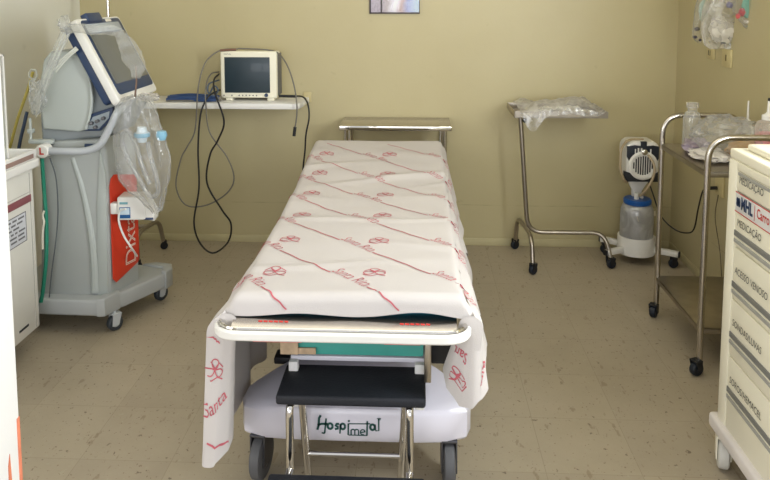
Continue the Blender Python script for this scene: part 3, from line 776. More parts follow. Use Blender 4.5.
# rolling base
bp_ = [(-1.88, 3.0), (-1.405, 2.988), (-1.375, 2.995), (-1.343, 3.075), (-1.325, 3.09), (-1.225, 3.285), (-1.205, 3.315), (-1.200, 3.36), (-1.235, 3.40), (-1.28, 3.42), (-1.88, 3.42)]
M().prism(bp_, lambda u, v, k: V((u, v, .088 + k * .075)), .012, 3).done('base', base_grey, vt)
M().prism([(-1.405, 2.984), (-1.372, 2.992), (-1.338, 3.075), (-1.36, 3.11), (-1.405, 3.05)], lambda u, v, k: V((u, v, .085 + k * .086)), .01, 3).done('base_bumper', base_grey, vt)
M().prism([(-1.232, 3.31), (-1.205, 3.30), (-1.192, 3.35), (-1.215, 3.41), (-1.30, 3.43), (-1.36, 3.40), (-1.25, 3.37)], lambda u, v, k: V((u, v, .085 + k * .09)), .01, 3).done('base_bumper', base_grey, vt)
wg = mat('pale_caster_cheek', rgb(186, 190, 192), .4)
caster(vt, -1.355, 3.05, .036, .028, .9, h=.09, fork=wg, wheel=mat('dark_tyre', rgb(50, 56, 62), .5), hub=vent_light)
caster(vt, -1.262, 3.375, .036, .028, 1.0, h=.09, fork=wg, wheel=mat('dark_tyre', rgb(50, 56, 62), .5), hub=vent_light)
caster(vt, -1.80, 3.06, .036, .028, .4, h=.09, fork=wg, wheel=mat('dark_tyre', rgb(50, 56, 62), .5), hub=vent_light)
caster(vt, -1.82, 3.34, .036, .028, .4, h=.09, fork=wg, wheel=mat('dark_tyre', rgb(50, 56, 62), .5), hub=vent_light)
YV = 3.05
def vext(u, v, k):
    if k == 0: return V((u, YV, v))
    return V((u + (.062 if u > -1.48 else .0), YV + .19, v))
lower = [(-1.6938, 0.1514), (-1.6682, 0.5939), (-1.6489, 0.8107), (-1.5926, 0.8605), (-1.3904, 0.8713), (-1.3699, 0.8224), (-1.3635, 0.6971), (-1.3726, 0.1577)]
M().prism(lower, vext, .014, 4).done('body_column', vent_grey, vt)
# pale moulded rib running down the side
rib = VS([(-1.518, 3.047, 0.7858), (-1.479, 3.047, 0.6424), (-1.4503, 3.047, 0.4613), (-1.4386, 3.047, 0.3011), (-1.439, 3.047, 0.1763)])
m = M(); m.tube([p + V((0, .010, 0)) for p in catmull(rib, 6)], lambda f: .012 + .010 * f, 10); m.done('side_rib', vent_light, vt)
rib = VS([(-1.5703, 3.047, 0.8211), (-1.5142, 3.047, 0.6646), (-1.4866, 3.047, 0.4608), (-1.4847, 3.047, 0.1754)])
upper = [(-1.662, 0.8195), (-1.6647, 0.9534), (-1.6558, 1.139), (-1.6387, 1.218), (-1.6059, 1.253), (-1.4989, 1.2621), (-1.4449, 1.284), (-1.4122, 1.2189), (-1.3549, 1.0968), (-1.3047, 1.018), (-1.3333, 0.9649), (-1.3857, 0.8757), (-1.5703, 0.8562)]
M().prism(upper, lambda u, v, k: V((u + (.03 * k if u > -1.45 else 0), YV + .015 + k * .30, v)), .016, 4).done('upper_body', vent_mid, vt)
cover = [(-1.6387, 0.9154), (-1.6437, 0.9995), (-1.637, 1.1403), (-1.6248, 1.2102), (-1.5964, 1.2495), (-1.5207, 1.2585), (-1.4771, 1.2456), (-1.4438, 1.198), (-1.4199, 1.1327), (-1.4094, 1.0627), (-1.4211, 0.9923), (-1.4466, 0.9127), (-1.4827, 0.9035)]
M().prism(cover, lambda u, v, k: V((u, YV - .012 + k * .03, v)), .010, 4).done('side_cover', vent_light, vt)
pts = VS([(-1.6325, 3.036, 0.9074), (-1.637, 3.036, 1.0002), (-1.6326, 3.036, 1.1408), (-1.6134, 3.036, 1.2194), (-1.5633, 3.036, 1.25), (-1.484, 3.036, 1.2459), (-1.4419, 3.036, 1.1984), (-1.4184, 3.036, 1.1245), (-1.4101, 3.036, 1.0545), (-1.4241, 3.036, 0.9842), (-1.4494, 3.036, 0.909)])
pts = VS([(-1.4926, 3.036, 1.2502), (-1.4542, 3.036, 1.22), (-1.43, 3.036, 1.1636), (-1.4154, 3.036, 1.0895), (-1.4186, 3.036, 1.0106), (-1.4445, 3.036, 0.9178)])
m = M(); m.tube(pts, .007, 8, smooth=6); m.done('cover_ridge', vent_light, vt)
# dark blue connector recess
cp = [(-1.4715, 0.9071), (-1.4238, 0.9827), (-1.3249, 1.0143), (-1.3313, 0.9613), (-1.3867, 0.9078)]
con = M().prism(cp, lambda u, v, k: V((u, YV - .006 + k * .03, v)), .004).done('connector_panel', navy, vt)
cp = [(-1.4488, 0.9161), (-1.4155, 0.9695), (-1.3388, 0.9966), (-1.3444, 0.9656), (-1.3908, 0.9166)]
M().prism(cp, lambda u, v, k: V((u, YV - .009 + k * .01, v)), .002).done('connector_plate', mat('light_panel', rgb(158, 168, 176), .4), con)
for p_ in (V((-1.4186, 3.04, 0.9438)), V((-1.3916, 3.04, 0.9529)), V((-1.3644, 3.04, 0.9663)), V((-1.4015, 3.04, 0.9263))):
    M().lathe((p_.x, p_.y, p_.z), [(.008, 0), (.008, -.016), (.004, -.018), (.001, -.018)], 12, 'y', False).done('port', mat('pewter_port', rgb(108, 108, 112), .4, .5), con)
M().box(-1.46, -1.395, YV - .006, YV + .01, .832, .850, .004).done('latch', navy, vt)
# red front panel on the slanted front
pdir = V((.062, .19, 0)).normalized(); pn = V((pdir.y, -pdir.x, 0))
p0 = V((-1.362, 3.055, 0))
def fp(a, z, o=0.0): return p0 + pdir * a + V((0, 0, z)) + pn * (.002 + o)
rp_ = [(.0, .235), (.0, .66), (.010, .69), (.03, .705), (.16, .675), (.175, .65), (.175, .275), (.165, .255), (.02, .213)]
def shr(a, z): return fp(a, z + (-.0 * a))
rpan = M().prism(rp_, lambda u, v, k: fp(u, v, k * .006), .002).done('front_panel', red, vt, label='orange-red front panel with white upright lettering')
m = M()
m.text('Dixtal', .104, lambda u, v: fp(.118 - v * .95, .262 + u, .0075), sx=1.0, align='LEFT', bold=0)
LETT = m.done('lettering', paper, rpan, label='white outlined upright lettering', recalc=False)
m = M(); m.text('Dixtal', .104, lambda u, v: fp(.118 - v * .95, .262 + u, .0082), sx=1.0, align='LEFT', bold=-.0035); m.done('lettering_infill', red, rpan, recalc=False)
# tall side strip right of the rib
M().prism([(-1.3914, 0.8227), (-1.3688, 0.711), (-1.3807, 0.1631), (-1.4263, 0.1622), (-1.4137, 0.5978)], lambda u, v, k: V((u, YV - .005 + k * .02, v)), .003).done('side_trim', vent_light, vt)
# tilted touch screen: near edge at Y=3.0
sd = V((.178, 0, -.350)); sdn = sd.normalized(); sn = V((-sdn.z, 0, sdn.x)); sn = V((abs(sdn.z), 0, sdn.x))
s0 = V((-1.4557, 3.0, 1.3981))
def sp_(a, y, o): return s0 + sdn * a + V((0, y, 0)) + sn * o
SL, SW = .405, .445
def rr(x0, x1, y0, y1, r, n=5):
    o = []
    for cx_, cy_, a0 in ((x1 - r, y1 - r, 0), (x0 + r, y1 - r, 90), (x0 + r, y0 + r, 180), (x1 - r, y0 + r, 270)):
        for i in range(n + 1):
            a = math.radians(a0 + 90 * i / n); o.append((cx_ + r * math.cos(a), cy_ + r * math.sin(a)))
    return o
scr = M().prism(rr(0, SL, 0, SW, .02), lambda u, v, k: sp_(u, v, -.036 + .036 * k), .006, 3).done('screen_housing', white_pl, vt)
M().prism(rr(.01, SL - .02, .012, SW - .012, .02), lambda u, v, k: sp_(u, v, -.075 + .040 * k), .006, 3).done('rear_shell', navy, scr)
M().prism(rr(.01, SL - .035, .03, SW - .015, .02), lambda u, v, k: sp_(u, v, .0 + .003 * k), .001).done('screen_surround', navy, scr)
M().prism(rr(.078, SL - .085, .045, SW - .028, .008), lambda u, v, k: sp_(u, v, .003 + .002 * k), .0006).done('screen_glass', screen_g, scr)
M().prism(rr(.030, .072, .05, SW - .045, .008), lambda u, v, k: sp_(u, v, .003 + .002 * k), .0006).done('top_bezel', mat('silver_bezel', rgb(168, 176, 182), .35), scr)
M().prism(rr(-.022, .022, .10, .24, .008), lambda u, v, k: sp_(u, v, -.02 + .03 * k), .004).done('screen_latch', navy, scr)
M().prism(rr(.012, .026, .27, .33, .004), lambda u, v, k: sp_(u, v, .003 + .002 * k), .0006).done('badge_plate', paper, scr)
M().box(-1.52, -1.36, 3.12, 3.30, 1.02, 1.20, .02).done('screen_mount', vent_mid, vt)
# side handle with the round badge
hp = fillet(VS([(-1.619, 2.995, 0.8275), (-1.4291, 2.995, 0.8272), (-1.3665, 2.995, 0.852), (-1.3102, 2.995, 0.9484), (-1.2864, 2.995, 1.0007)]) + [V((-1.2864, 2.995, 1.0007)) + V((.01, .10, .03))], .05)
M().tube(hp, .0165, 12).done('side_handle', mat('handle_grey', rgb(176, 180, 184), .35), vt)
p_ = V((-1.6163, 2.99, 0.8287))
bad = M().lathe((p_.x, p_.y, p_.z), [(.030, .03), (.030, -.010), (.026, -.014), (.001, -.014)], 24, 'y', False).done('round_badge', white_pl, vt, label='round white badge with a red letter L')
m = M(); m.text('L', .040, lambda u, v: V((p_.x + u, p_.y - .0150, p_.z + v)), bold=.0015); m.done('badge_letter', redtx, bad, recalc=False)
m = M()
a = V((-1.6891, 3.03, 0.9655)); b = V((-1.6894, 3.03, 0.8681))
m.tube([a, b], .006, 8).box(b.x - .008, b.x + .10, 3.02, 3.045, b.z - .015, b.z + .003, .003).box(b.x - .010, b.x + .012, 3.018, 3.046, b.z + .03, b.z + .05, .003)
m.done('rear_bracket', vent_light, vt)
# breathing circuit wrapped in clear film, draped over the screen
bc = thing('breathing_circuit', 'clear film-wrapped breathing tubes draped over the top of the ventilator screen', 'breathing circuit', (-1.45, 2.96, 1.0))
def ribbon(name, path, wd, seed, mt, parent, n=8):
    """crumpled flattened sleeve"""
    P = catmull(path, n); m = M(); nseg = 10
    vs = []; up = V((0, -1, 0.15)).normalized()
    k_ = len(P)
    for i, p in enumerate(P):
        t_ = (P[min(i + 1, k_ - 1)] - P[max(i - 1, 0)]).normalized(); a = t_.cross(up).normalized()
        f = i / (k_ - 1)
        for j in range(nseg):
            an = 2 * math.pi * j / nseg
            nzv = noise.noise(V((i * .22, j * .6, seed)))
            w2 = wd(f) if callable(wd) else wd
            vs.append(p + a * math.cos(an) * w2 * (1 + .22 * nzv) + up * math.sin(an) * .008 * (1 + .5 * nzv))
    fs = [[i * nseg + j, i * nseg + (j + 1) % nseg, (i + 1) * nseg + (j + 1) % nseg, (i + 1) * nseg + j] for i in range(k_ - 1) for j in range(nseg)]
    m._geom(vs, fs); return m.done(name, mt, parent)
ribbon('film_sleeve', VS([(-1.4818, 2.97, 1.3528), (-1.4287, 2.95, 1.3623), (-1.3516, 2.93, 1.355), (-1.2842, 2.95, 1.3542), (-1.2421, 2.97, 1.3365)]), .020, 1, wrap_m, bc)
ribbon('film_sleeve', VS([(-1.2591, 2.97, 1.3407), (-1.2183, 2.95, 1.2959), (-1.1985, 2.96, 1.2448), (-1.1746, 2.95, 1.2037), (-1.1806, 2.95, 1.1531)]), lambda f: .018 + .025 * math.sin(f * 3.1), 2, wrap_m, bc)
ribbon('film_sleeve', VS([(-1.473, 2.97, 1.357), (-1.5054, 2.96, 1.2901), (-1.5534, 2.96, 1.184), (-1.592, 2.96, 1.0985), (-1.6368, 2.97, 1.0022)]), .022, 3, wrap_m, bc)
tubem = mat('ivory_tube', rgb(206, 208, 200), .35)
for path_ in (
        VS([(-1.4893, 2.985, 1.3521), (-1.5321, 2.985, 1.267), (-1.5752, 2.985, 1.1813), (-1.6267, 2.99, 1.0727)]),
        VS([(-1.472, 2.985, 1.3521), (-1.5147, 2.985, 1.267), (-1.5578, 2.985, 1.1814), (-1.6092, 2.99, 1.0728)]),
        VS([(-1.4515, 2.99, 1.2796), (-1.503, 2.985, 1.2372), (-1.5548, 2.98, 1.1905)]),
        VS([(-1.4474, 2.99, 1.2745), (-1.4967, 2.985, 1.233), (-1.5465, 2.98, 1.182)]),
        VS([(-1.4433, 2.99, 1.2694), (-1.4904, 2.985, 1.2287), (-1.5381, 2.98, 1.1734)])):
    M().tube(path_, .0035, 8, smooth=5).done('tube', tubem, bc)
def blob(c, rx, ry, rz, seed, amp=.3, n=22, freq=2.0, flat_bottom=None, neck=None):
    """crumpled film volume; neck=(dx,dz,width): gathered upper end"""
    m = M()
    def fn(u, v):
        a = 2 * math.pi * u; th = math.pi * v
        d = V((math.cos(a) * math.sin(th), math.sin(a) * math.sin(th), math.cos(th)))
        k = 1 + amp * noise.noise(d * freq + V((seed, 0, 0))) + amp * .6 * noise.noise(d * freq * 2.7 + V((0, seed, 0)))
        p = V((c[0] + d.x * rx * k, c[1] + d.y * ry * k, c[2] + d.z * rz * k))
        if flat_bottom is not None and p.z < flat_bottom: p.z = flat_bottom + .001
        return p
    m.grid(n * 2, n, fn, closed_u=True); return m
blob(V((-1.6263, 2.98, 1.0612)), .035, .02, .07, 4, .5, 14, 3).done('film_bunch', wrap_m, bc)
blob(V((-1.4893, 2.97, 1.3781)), .025, .02, .035, 9, .4, 12, 3).done('film_knot', wrap_m, bc)
# hoses at its left side
cable('oxygen_hose', VS([(-1.6276, 3.0, 0.7955), (-1.6308, 3.01, 0.6507), (-1.6215, 3.0, 0.4969), (-1.623, 2.985, 0.3443), (-1.6429, 2.985, 0.2078), (-1.6545, 2.985, 0.1528)]), .0085, green_h, 'green oxygen hose hanging down the left side of the ventilator', 'hose')
cable('vacuum_hose', VS([(-1.8143, 3.3, 1.1378), (-1.8536, 3.3, 1.028), (-1.898, 3.3, 0.9174), (-1.9328, 3.3, 0.8109), (-1.9685, 3.3, 0.689), (-2.0124, 3.3, 0.418), (-2.0237, 3.3, 0.0168), (-2.0143, 3.3, -0.1869)]), .007, yellow_h, 'thin yellow hose hanging against the left wall behind the white cabinet', 'hose')
cable('air_hose', VS([(-1.7966, 3.2, 0.9634), (-1.8138, 3.2, 0.9026), (-1.8367, 3.2, 0.8228), (-1.8619, 3.2, 0.6999), (-1.9059, 3.2, 0.4033), (-1.9332, 3.2, 0.0623), (-1.925, 3.2, -0.155)]), .008, mat('slate_blue_hose', rgb(58, 72, 96), .5), 'short dark blue hose beside the yellow hose, left of the ventilator', 'hose')
cable('signal_cable', VS([(-1.6027, 3.02, 0.7911), (-1.5747, 3.01, 0.7049), (-1.5722, 3.01, 0.5619), (-1.5873, 3.01, 0.4264), (-1.6116, 3.01, 0.2895), (-1.6315, 3.01, 0.1514)]), .003, mat('charcoal_cable', rgb(82, 88, 92), .5), 'thin charcoal cable curving down the pale side of the ventilator')
hk = M(); hk.tube(VS([(-1.7448, 3.2, 1.1581), (-1.7683, 3.2, 1.158), (-1.779, 3.2, 1.1303), (-1.7562, 3.2, 1.1166), (-1.7366, 3.2, 1.1351)]), .0035, 8, smooth=6).tube(VS([(-1.7517, 3.2, 1.112), (-1.7754, 3.2, 1.1072), (-1.7768, 3.2, 1.0795), (-1.7587, 3.2, 1.0657)]), .0035, 8, smooth=6).tube(VS([(-1.7448, 3.2, 1.1581), (-1.7415, 3.2, 1.1305), (-1.7517, 3.2, 1.112)]), .0035, 8, smooth=4)
hk.done('wire_hook', tubem, None, 'curled ivory wire hooks above the hoses, left of the ventilator', 'hook')
M().tube(VS([(-1.6146, 2.972, 0.5684), (-1.6223, 2.972, 0.5461), (-1.6169, 2.972, 0.5195), (-1.6256, 2.972, 0.4748), (-1.6292, 2.972, 0.3986)]), .005, 8, smooth=5).done('tape_strip', paper, None, 'crumpled strip of white tape stuck on the green hose', 'tape')

# clear bag with tubing hung in front of the ventilator
hb = thing('hanging_tube_bag', 'clear plastic bag of coiled tubing hanging below the ventilator screen', 'plastic bag', (-1.2, 3.02, .52))
YB2 = 3.01
def bagsurf(name, outline, Y, thick, seed, mt, parent, amp=.012, rows=30, cols=36, folds=5):
    """outline: (z, x_left, x_right) rows from top to bottom; rounded film volume with vertical folds"""
    m = M()
    zs = [o[0] for o in outline]
    def row(f):
        z = zs[0] + (zs[-1] - zs[0]) * f
        for a, b in zip(outline[:-1], outline[1:]):
            if z >= b[0] - 1e-6:
                k = (z - a[0]) / (b[0] - a[0]); k = k * k * (3 - 2 * k); return z, a[1] + (b[1] - a[1]) * k, a[2] + (b[2] - a[2]) * k
        return outline[-1]
    def fn(u, v):
        z, xl, xr = row(v)
        hw = (xr - xl) / 2
        an = 2 * math.pi * u
        k = min(1, hw / .05) * math.sin(math.pi * min(1, max(.06, v * .9 + .1)))
        nn = noise.noise(V((math.cos(an) * 1.3, math.sin(an) * 1.3, v * 3 + seed))) * amp + amp * .5 * math.sin(an * folds + v * 5 + seed)
        return V(((xl + xr) / 2 + math.cos(an) * (hw + nn * .6), Y + math.sin(an) * (thick * k) + nn, z + nn * .4))
    m.grid(cols, rows, fn, closed_u=True)
    return m.done(name, mt, parent, ang=80)
bagsurf('bag_film', [(1.0726, -1.2202, -1.1941), (1.0553, -1.2689, -1.1597), (1.0249, -1.3007, -1.1345), (0.964, -1.3073, -1.1146), (0.8768, -1.3128, -1.0823), (0.789, -1.3094, -1.063), (0.7096, -1.2991, -1.0697), (0.6564, -1.2656, -1.0889), (0.6123, -1.2052, -1.1035), (0.5591, -1.1538, -1.1184)], YB2, .05, 1.3, bag_m, hb, amp=.017, folds=8)
M().tube([V((-1.1989, 3.0, 1.1987)), V((-1.1991, 3.0, 1.13)), V((-1.2118, 3.01, 1.0639))], .004, 8).done('hanger_wire', mat('copper_wire', rgb(130, 108, 96), .4, .6), hb)
blob(V((-1.1507, 3.01, 1.0643)), .045, .02, .018, 5, .45, 14, 3).done('bag_knot', bag_w, hb)
gtube = film('smoky_tube', (.62, .64, .66, 1), .5, .25, 8, .4, .3)
m = M(); m.tube(VS([(-1.1614, 3.01, 0.8683), (-1.1545, 3.01, 0.8113), (-1.1309, 3.01, 0.7234), (-1.1244, 3.01, 0.6482), (-1.1603, 3.01, 0.63), (-1.2022, 3.01, 0.7005), (-1.2518, 3.01, 0.7971), (-1.2754, 3.01, 0.876), (-1.2562, 3.01, 0.92), (-1.2226, 3.01, 0.8765), (-1.1911, 3.01, 0.7669), (-1.1586, 3.01, 0.6833)]), .010, 10, smooth=6); m.done('corrugated_tube', gtube, hb)
pbl = mat('pale_blue_connector', rgb(130, 180, 205), .35); p_ = V((-1.1827, 3.0, 0.9051))
M().lathe((p_.x, p_.y, p_.z), [(.002, .03), (.018, .03), (.022, .01), (.028, .006), (.032, -.01), (.024, -.012), (.018, -.035), (.002, -.035)], 18).done('filter', mat('white_filter', rgb(208, 222, 230), .35), hb)
M().lathe((p_.x, p_.y, p_.z), [(.033, .006), (.034, .002), (.034, -.010), (.033, -.012)], 18, caps=False).done('filter_rim', pbl, hb)
M().lathe((p_.x + .085, p_.y, p_.z - .005), [(.002, .02), (.02, .018), (.024, 0), (.016, -.02), (.002, -.022)], 14).done('elbow_joint', pbl, hb)
# humidifier box on the ventilator front
hu = thing('humidifier', 'small white humidifier box with dark blue label clipped to the red ventilator panel', 'humidifier', (-1.27, 3.1, .53))
R_ = Matrix.Translation((-1.262, 3.085, .565)) @ Matrix.Rotation(math.radians(6), 4, 'Z')
hb_ = M().box(-.062, .062, -.045, .055, -.055, .050, .008, 3, rot=R_).done('housing', white_pl, hu)
M().box(-.052, -.005, -.047, -.044, -.045, .005, .001, rot=R_).done('label', blue_lab, hb_, label='dark blue label')
M().box(-.049, -.008, -.049, -.046, -.028, .002, .0005, rot=R_).done('label_face', mat('pale_label', rgb(196, 212, 222), .5), hb_)
M().box(-.050, -.015, -.047, -.044, .018, .028, .0005, rot=R_).done('name_strip', mat('teal_strip', rgb(110, 160, 168), .5), hb_)
M().box(-.095, -.062, -.035, .0, -.030, .020, .005, rot=R_).done('side_clip', white_pl, hb_)
M().prism([(.030, -.05), (.095, -.062), (.098, -.03), (.062, .04), (.03, .045)], lambda u, v, k: R_ @ V((u, -.04 + .08 * k, v)), .005).done('water_chamber', white_pl, hb_)
M().box(.05, .092, -.043, -.038, -.055, -.045, .001, rot=R_).done('chamber_line', navy, hb_)
cable('humidifier_cable', VS([(-1.2728, 3.02, 0.5675), (-1.3042, 3.03, 0.555), (-1.3105, 3.03, 0.5053), (-1.2904, 3.03, 0.4423), (-1.2607, 3.03, 0.3928), (-1.2718, 3.12, 0.3182)]), .0045, mat('white_cable', rgb(226, 226, 222), .4), 'white cable curving down from the humidifier over the red panel')
M().tube(VS([(-1.3484, 3.3, 0.2995), (-1.346, 3.3, 0.2252)]), .010, 8).done('hanging_plug', blk_cable, None, 'black plug dangling behind the red panel of the ventilator', 'plug')

# ============================================================ WHITE CABINET, LEFT
wc = thing('white_cart', 'white wheeled cabinet with maroon stripe and notice, against the left wall by the door', 'cabinet', (-1.8, 2.5, 0))
cab = M().box(-1.975, -1.60, 2.12, 2.872, .10, .785, .006).done('body', mat('cabinet_white', rgb(222, 220, 212), .4, var=.02), wc)
M().box(-1.985, -1.582, 2.10, 2.895, .785, .822, .007, 3).done('top', white_paint, wc)
m = M(); m.box(-1.60, -1.588, 2.12, 2.885, .823, .862, .003).box(-1.975, -1.60, 2.873, 2.885, .823, .862, .003); m.done('top_rim', white_paint, wc)
M().box(-1.5885, -1.5865, 2.14, 2.86, .829, .847, .0005).done('rim_strip', mat('rosy_brown_strip', rgb(150, 122, 112), .5), wc)
M().box(-1.601, -1.597, 2.16, 2.845, .650, .680, .001).done('stripe', maroon, cab, label='maroon stripe')
M().box(-1.601, -1.5985, 2.45, 2.800, .500, .620, .0005).done('notice', mat('notice_paper', rgb(204, 206, 212), .8), cab, label='printed notice')
m = M()
m.box(-1.599, -1.5975, 2.45, 2.80, .618, .621).box(-1.599, -1.5975, 2.45, 2.80, .499, .502).box(-1.599, -1.5975, 2.798, 2.801, .499, .621)
for i in range(6):
    z = .605 - i * .017; x = 2.47
    random.seed(i)
    while x < 2.77:
        l = random.uniform(.015, .05); 
        if x + l > 2.79: break
        m.box(-1.599, -1.5975, x, x + l, z - .004, z + .003); x += l + .012
m.done('notice_print', ink_soft, cab)
M().box(-1.601, -1.599, 2.715, 2.785, .140, .150, .0005).done('vent_slot', ink, cab)
m = M(); m.box(-1.6005, -1.5985, 2.13, 2.842, .690, .692).box(-1.6005, -1.5985, 2.840, 2.843, .11, .77); m.done('door_gap', mat('pale_shadow_gap', rgb(176, 174, 168), .6), cab)
caster(wc, -1.625, 2.60, .045, .03, 1.4, h=.10, wheel=mat('slate_wheel', rgb(66, 74, 86), .5))
caster(wc, -1.93, 2.78, .045, .03, .2, h=.10); caster(wc, -1.93, 2.20, .045, .03, .2, h=.10); caster(wc, -1.63, 2.18, .045, .03, 1.2, h=.10)
ao = thing('acrylic_organizer', 'clear acrylic box with white edges standing on the white cabinet', 'acrylic box', (-1.75, 2.6, .823))
m = M()
for x, y in ((-1.618, 2.72), (-1.87, 2.72), (-1.618, 2.35), (-1.87, 2.35)): m.box(x, x + .006, y, y + .006, .823, 1.27)
m.box(-1.87, -1.612, 2.72, 2.726, 1.264, 1.27).box(-1.87, -1.612, 2.35, 2.356, 1.264, 1.27).box(-1.618, -1.612, 2.35, 2.72, 1.264, 1.27).box(-1.87, -1.864, 2.35, 2.72, 1.264, 1.27)
m.done('edge_frame', white_paint, ao)
m = M(); m.box(-1.617, -1.614, 2.356, 2.72, .823, 1.265).box(-1.864, -1.618, 2.722, 2.725, .823, 1.265); m.done('clear_panel', acryl, ao)
blob((-1.76, 2.52, .866), .09, .14, .042, 6, .3, 14, 2, .824).done('folded_cloth', mat('pale_mint_cloth', rgb(196, 216, 210), .8), None, 'pale mint cloth lying inside the acrylic box', 'cloth')

# ============================================================ MAYO STAND
my = thing('mayo_stand', 'bent steel instrument stand on casters against the back wall, right of the stretcher', 'instrument stand', (.78, 3.98, 0))
path = fillet([(.571, 3.99, .84), (.622, 3.98, .170), (1.045, 3.96, .178), (1.068, 3.90, .05)], {1: .09, 2: .09}, 10)
M().tube(path, .0125, 14).done('pole_frame', steel_d, my)
M().tube(fillet([(.582, 4.175, .045), (.588, 4.15, .205), (.622, 3.84, .195), (.626, 3.80, .045)], .11, 10), .0125, 14).done('base_hoop', steel_d, my)
for x, y, a in ((.580, 4.178, .5), (.626, 3.792, .7), (1.070, 3.895, .3)): caster(my, x, y, .026, .022, a, h=.06)
m = M(); 
m.box(.518, 1.012, 3.83, 4.16, .846, .852, .002)
m.prism([(.518, .846), (.518, .880), (.530, .884), (1.0, .884), (1.012, .880), (1.012, .846)], lambda u, v, k: V((u, 3.83 + k * .004, v)))
m.box(.518, .522, 3.83, 4.16, .846, .880, .001).box(1.008, 1.012, 3.83, 4.16, .846, .880, .001).box(.518, 1.012, 4.156, 4.16, .846, .880, .001)
m.done('tray', steel_d, my, label='shallow steel tray')
m = M(); m.tube([(.571, 3.99, .838), (.95, 3.99, .838)], .008, 8); m.done('tray_arm', steel_d, my)
M().lathe((.596, 3.965, .812), [(.001, -.014), (.014, -.012), (.018, 0), (.014, .012), (.001, .014)], 14, 'y').done('clamp_knob', black, my)
m = M(); m.lathe((.995, 4.05, .895), [(.010, 0), (.012, .01), (.004, .018), (.001, .018)], 10); 
pb = thing('instrument_bag', 'crumpled clear plastic bag of supplies draped over the steel instrument tray', 'plastic bag', (.75, 3.95, .85))
def drape_bag():
    m = M()
    def fn(u, v):
        x = .545 + .445 * u; y = 3.80 + .33 * v
        z = .893 + .05 * math.sin(math.pi * min(1, v * 1.1)) * (.25 + 1.25 * math.exp(-((u - .78) / .2) ** 2) + .35 * math.exp(-((u - .4) / .2) ** 2)) * math.sin(math.pi * min(1, .12 + u * .95)) ** .4
        z += .028 * noise.noise(V((x * 11, y * 11, 1.7))) + .014 * noise.noise(V((x * 30, y * 30, 5)))
        if v < .14:
            k = (1 - v / .14)
            lim = .100 * math.exp(-((u - .16) / .13) ** 2) + .012
            z -= lim * k; y = 3.817 - .012 * k + .004 * math.sin(u * 40)
        return V((x, y, max(z, .856 if v >= .14 else -1)))
    m.grid(60, 36, fn); return m
drape_bag().done('bag_film', bag_w, pb, ang=80)
for i, (x, y, l, a) in enumerate(((.66, 3.95, .14, .2), (.80, 4.0, .20, .1), (.87, 3.93, .18, -.15), (.72, 4.03, .2, .0))):
    m = M(); m.box(-l / 2, l / 2, -.02, .02, 0, .022, .006, rot=Matrix.Translation((x, y, .853 + .012 * (i == 1))) @ Matrix.Rotation(a, 4, 'Z')); m.done('wrapped_pack', paper, pb)

# ============================================================ SUCTION UNIT
su = thing('suction_aspirator', 'portable suction unit with blue-lidded jar on a white four-legged wheeled base in the corner', 'suction unit', (1.235, 4.02, 0))
cxs, cys = 1.238, 4.02
jb = M().lathe((cxs, cys, 0), [(.088, .048), (.102, .052), (.102, .145), (.099, .150), (.092, .150), (.092, .055), (.088, .048)], 36, caps=False).done('ring_base', white_paint, su)
M().lathe((cxs, cys, 0), [(.001, .045), (.075, .045), (.08, .052), (.001, .056)], 24, caps=False).done('base_dish', steel_d, su)
for (x, y) in ((1.045, 3.915), (1.075, 4.15), (1.405, 4.15), (1.435, 3.905)):
    d = V((x - cxs, y - cys, 0)); L_ = d.length; d.normalize(); a = math.atan2(d.y, d.x)
    R2 = Matrix.Translation((cxs, cys, 0)) @ Matrix.Rotation(a, 4, 'Z')
    lg = M().box(.088, L_, -.015, .015, .066, .096, .003, rot=R2).done('leg', white_paint, su)
    M().box(L_, L_ + .008, -.016, .016, .065, .097, .003, rot=R2).done('end_cap', black, lg)
    q = R2 @ V((L_ - .025, 0, 0)); caster(su, q.x, q.y, .026, .022, a + .6, h=.066)
jar = M().lathe((cxs, cys, 0), [(.001, .062), (.086, .064), (.090, .075), (.090, .27), (.088, .300), (.078, .325), (.064, .335)], 36, caps=False).done('jar', jar_m, su, label='frosted collection jar')
M().prism([(-.040, .255), (.085, .262), (.082, .290), (-.048, .284)], lambda u, v, k: V((cxs + .02 + u, cys - math.sqrt(max(0, .0925 ** 2 - (u + .02) ** 2)) + .0005 - k * .001, v))).done('jar_label', paper, jar)
M().lathe((cxs, cys, 0), [(.001, .333), (.072, .333), (.076, .338), (.076, .356), (.070, .362), (.001, .364)], 36, caps=False).done('lid', blue_lid, su)
m = M(); m.lathe((cxs - .012, cys - .02, 0), [(.001, .360), (.014, .360), (.013, .398), (.001, .400)], 14).lathe((cxs + .022, cys, 0), [(.001, .36), (.011, .36), (.010, .38), (.001, .381)], 14); m.done('lid_nozzle', white_pl, su)
m = M(); m.prism([(-.050, .462), (.070, .462), (.030, .400), (.028, .365), (-.022, .365), (-.024, .40)], lambda u, v, k: V((cxs + u, cys + .02 + k * .03, v)), .003); m.done('support_bracket', white_paint, su)
hd = M(); hd.prism(rr(1.147, 1.327, .475, .700, .045, 7), lambda u, v, k: V((u, 3.945 + k * .15, v)), .015, 4); hd = hd.done('motor_housing', white_pl, su)
def fq(u, v, k): return V((u, 3.9435 + k * .003, v))
M().prism([(1.137, .476), (1.337, .476), (1.337, .535), (1.30, .525), (1.235, .500), (1.17, .525), (1.137, .535)], lambda u, v, k: V((u, 3.941 + k * .02, v)), .002).done('lower_trim', black, hd)
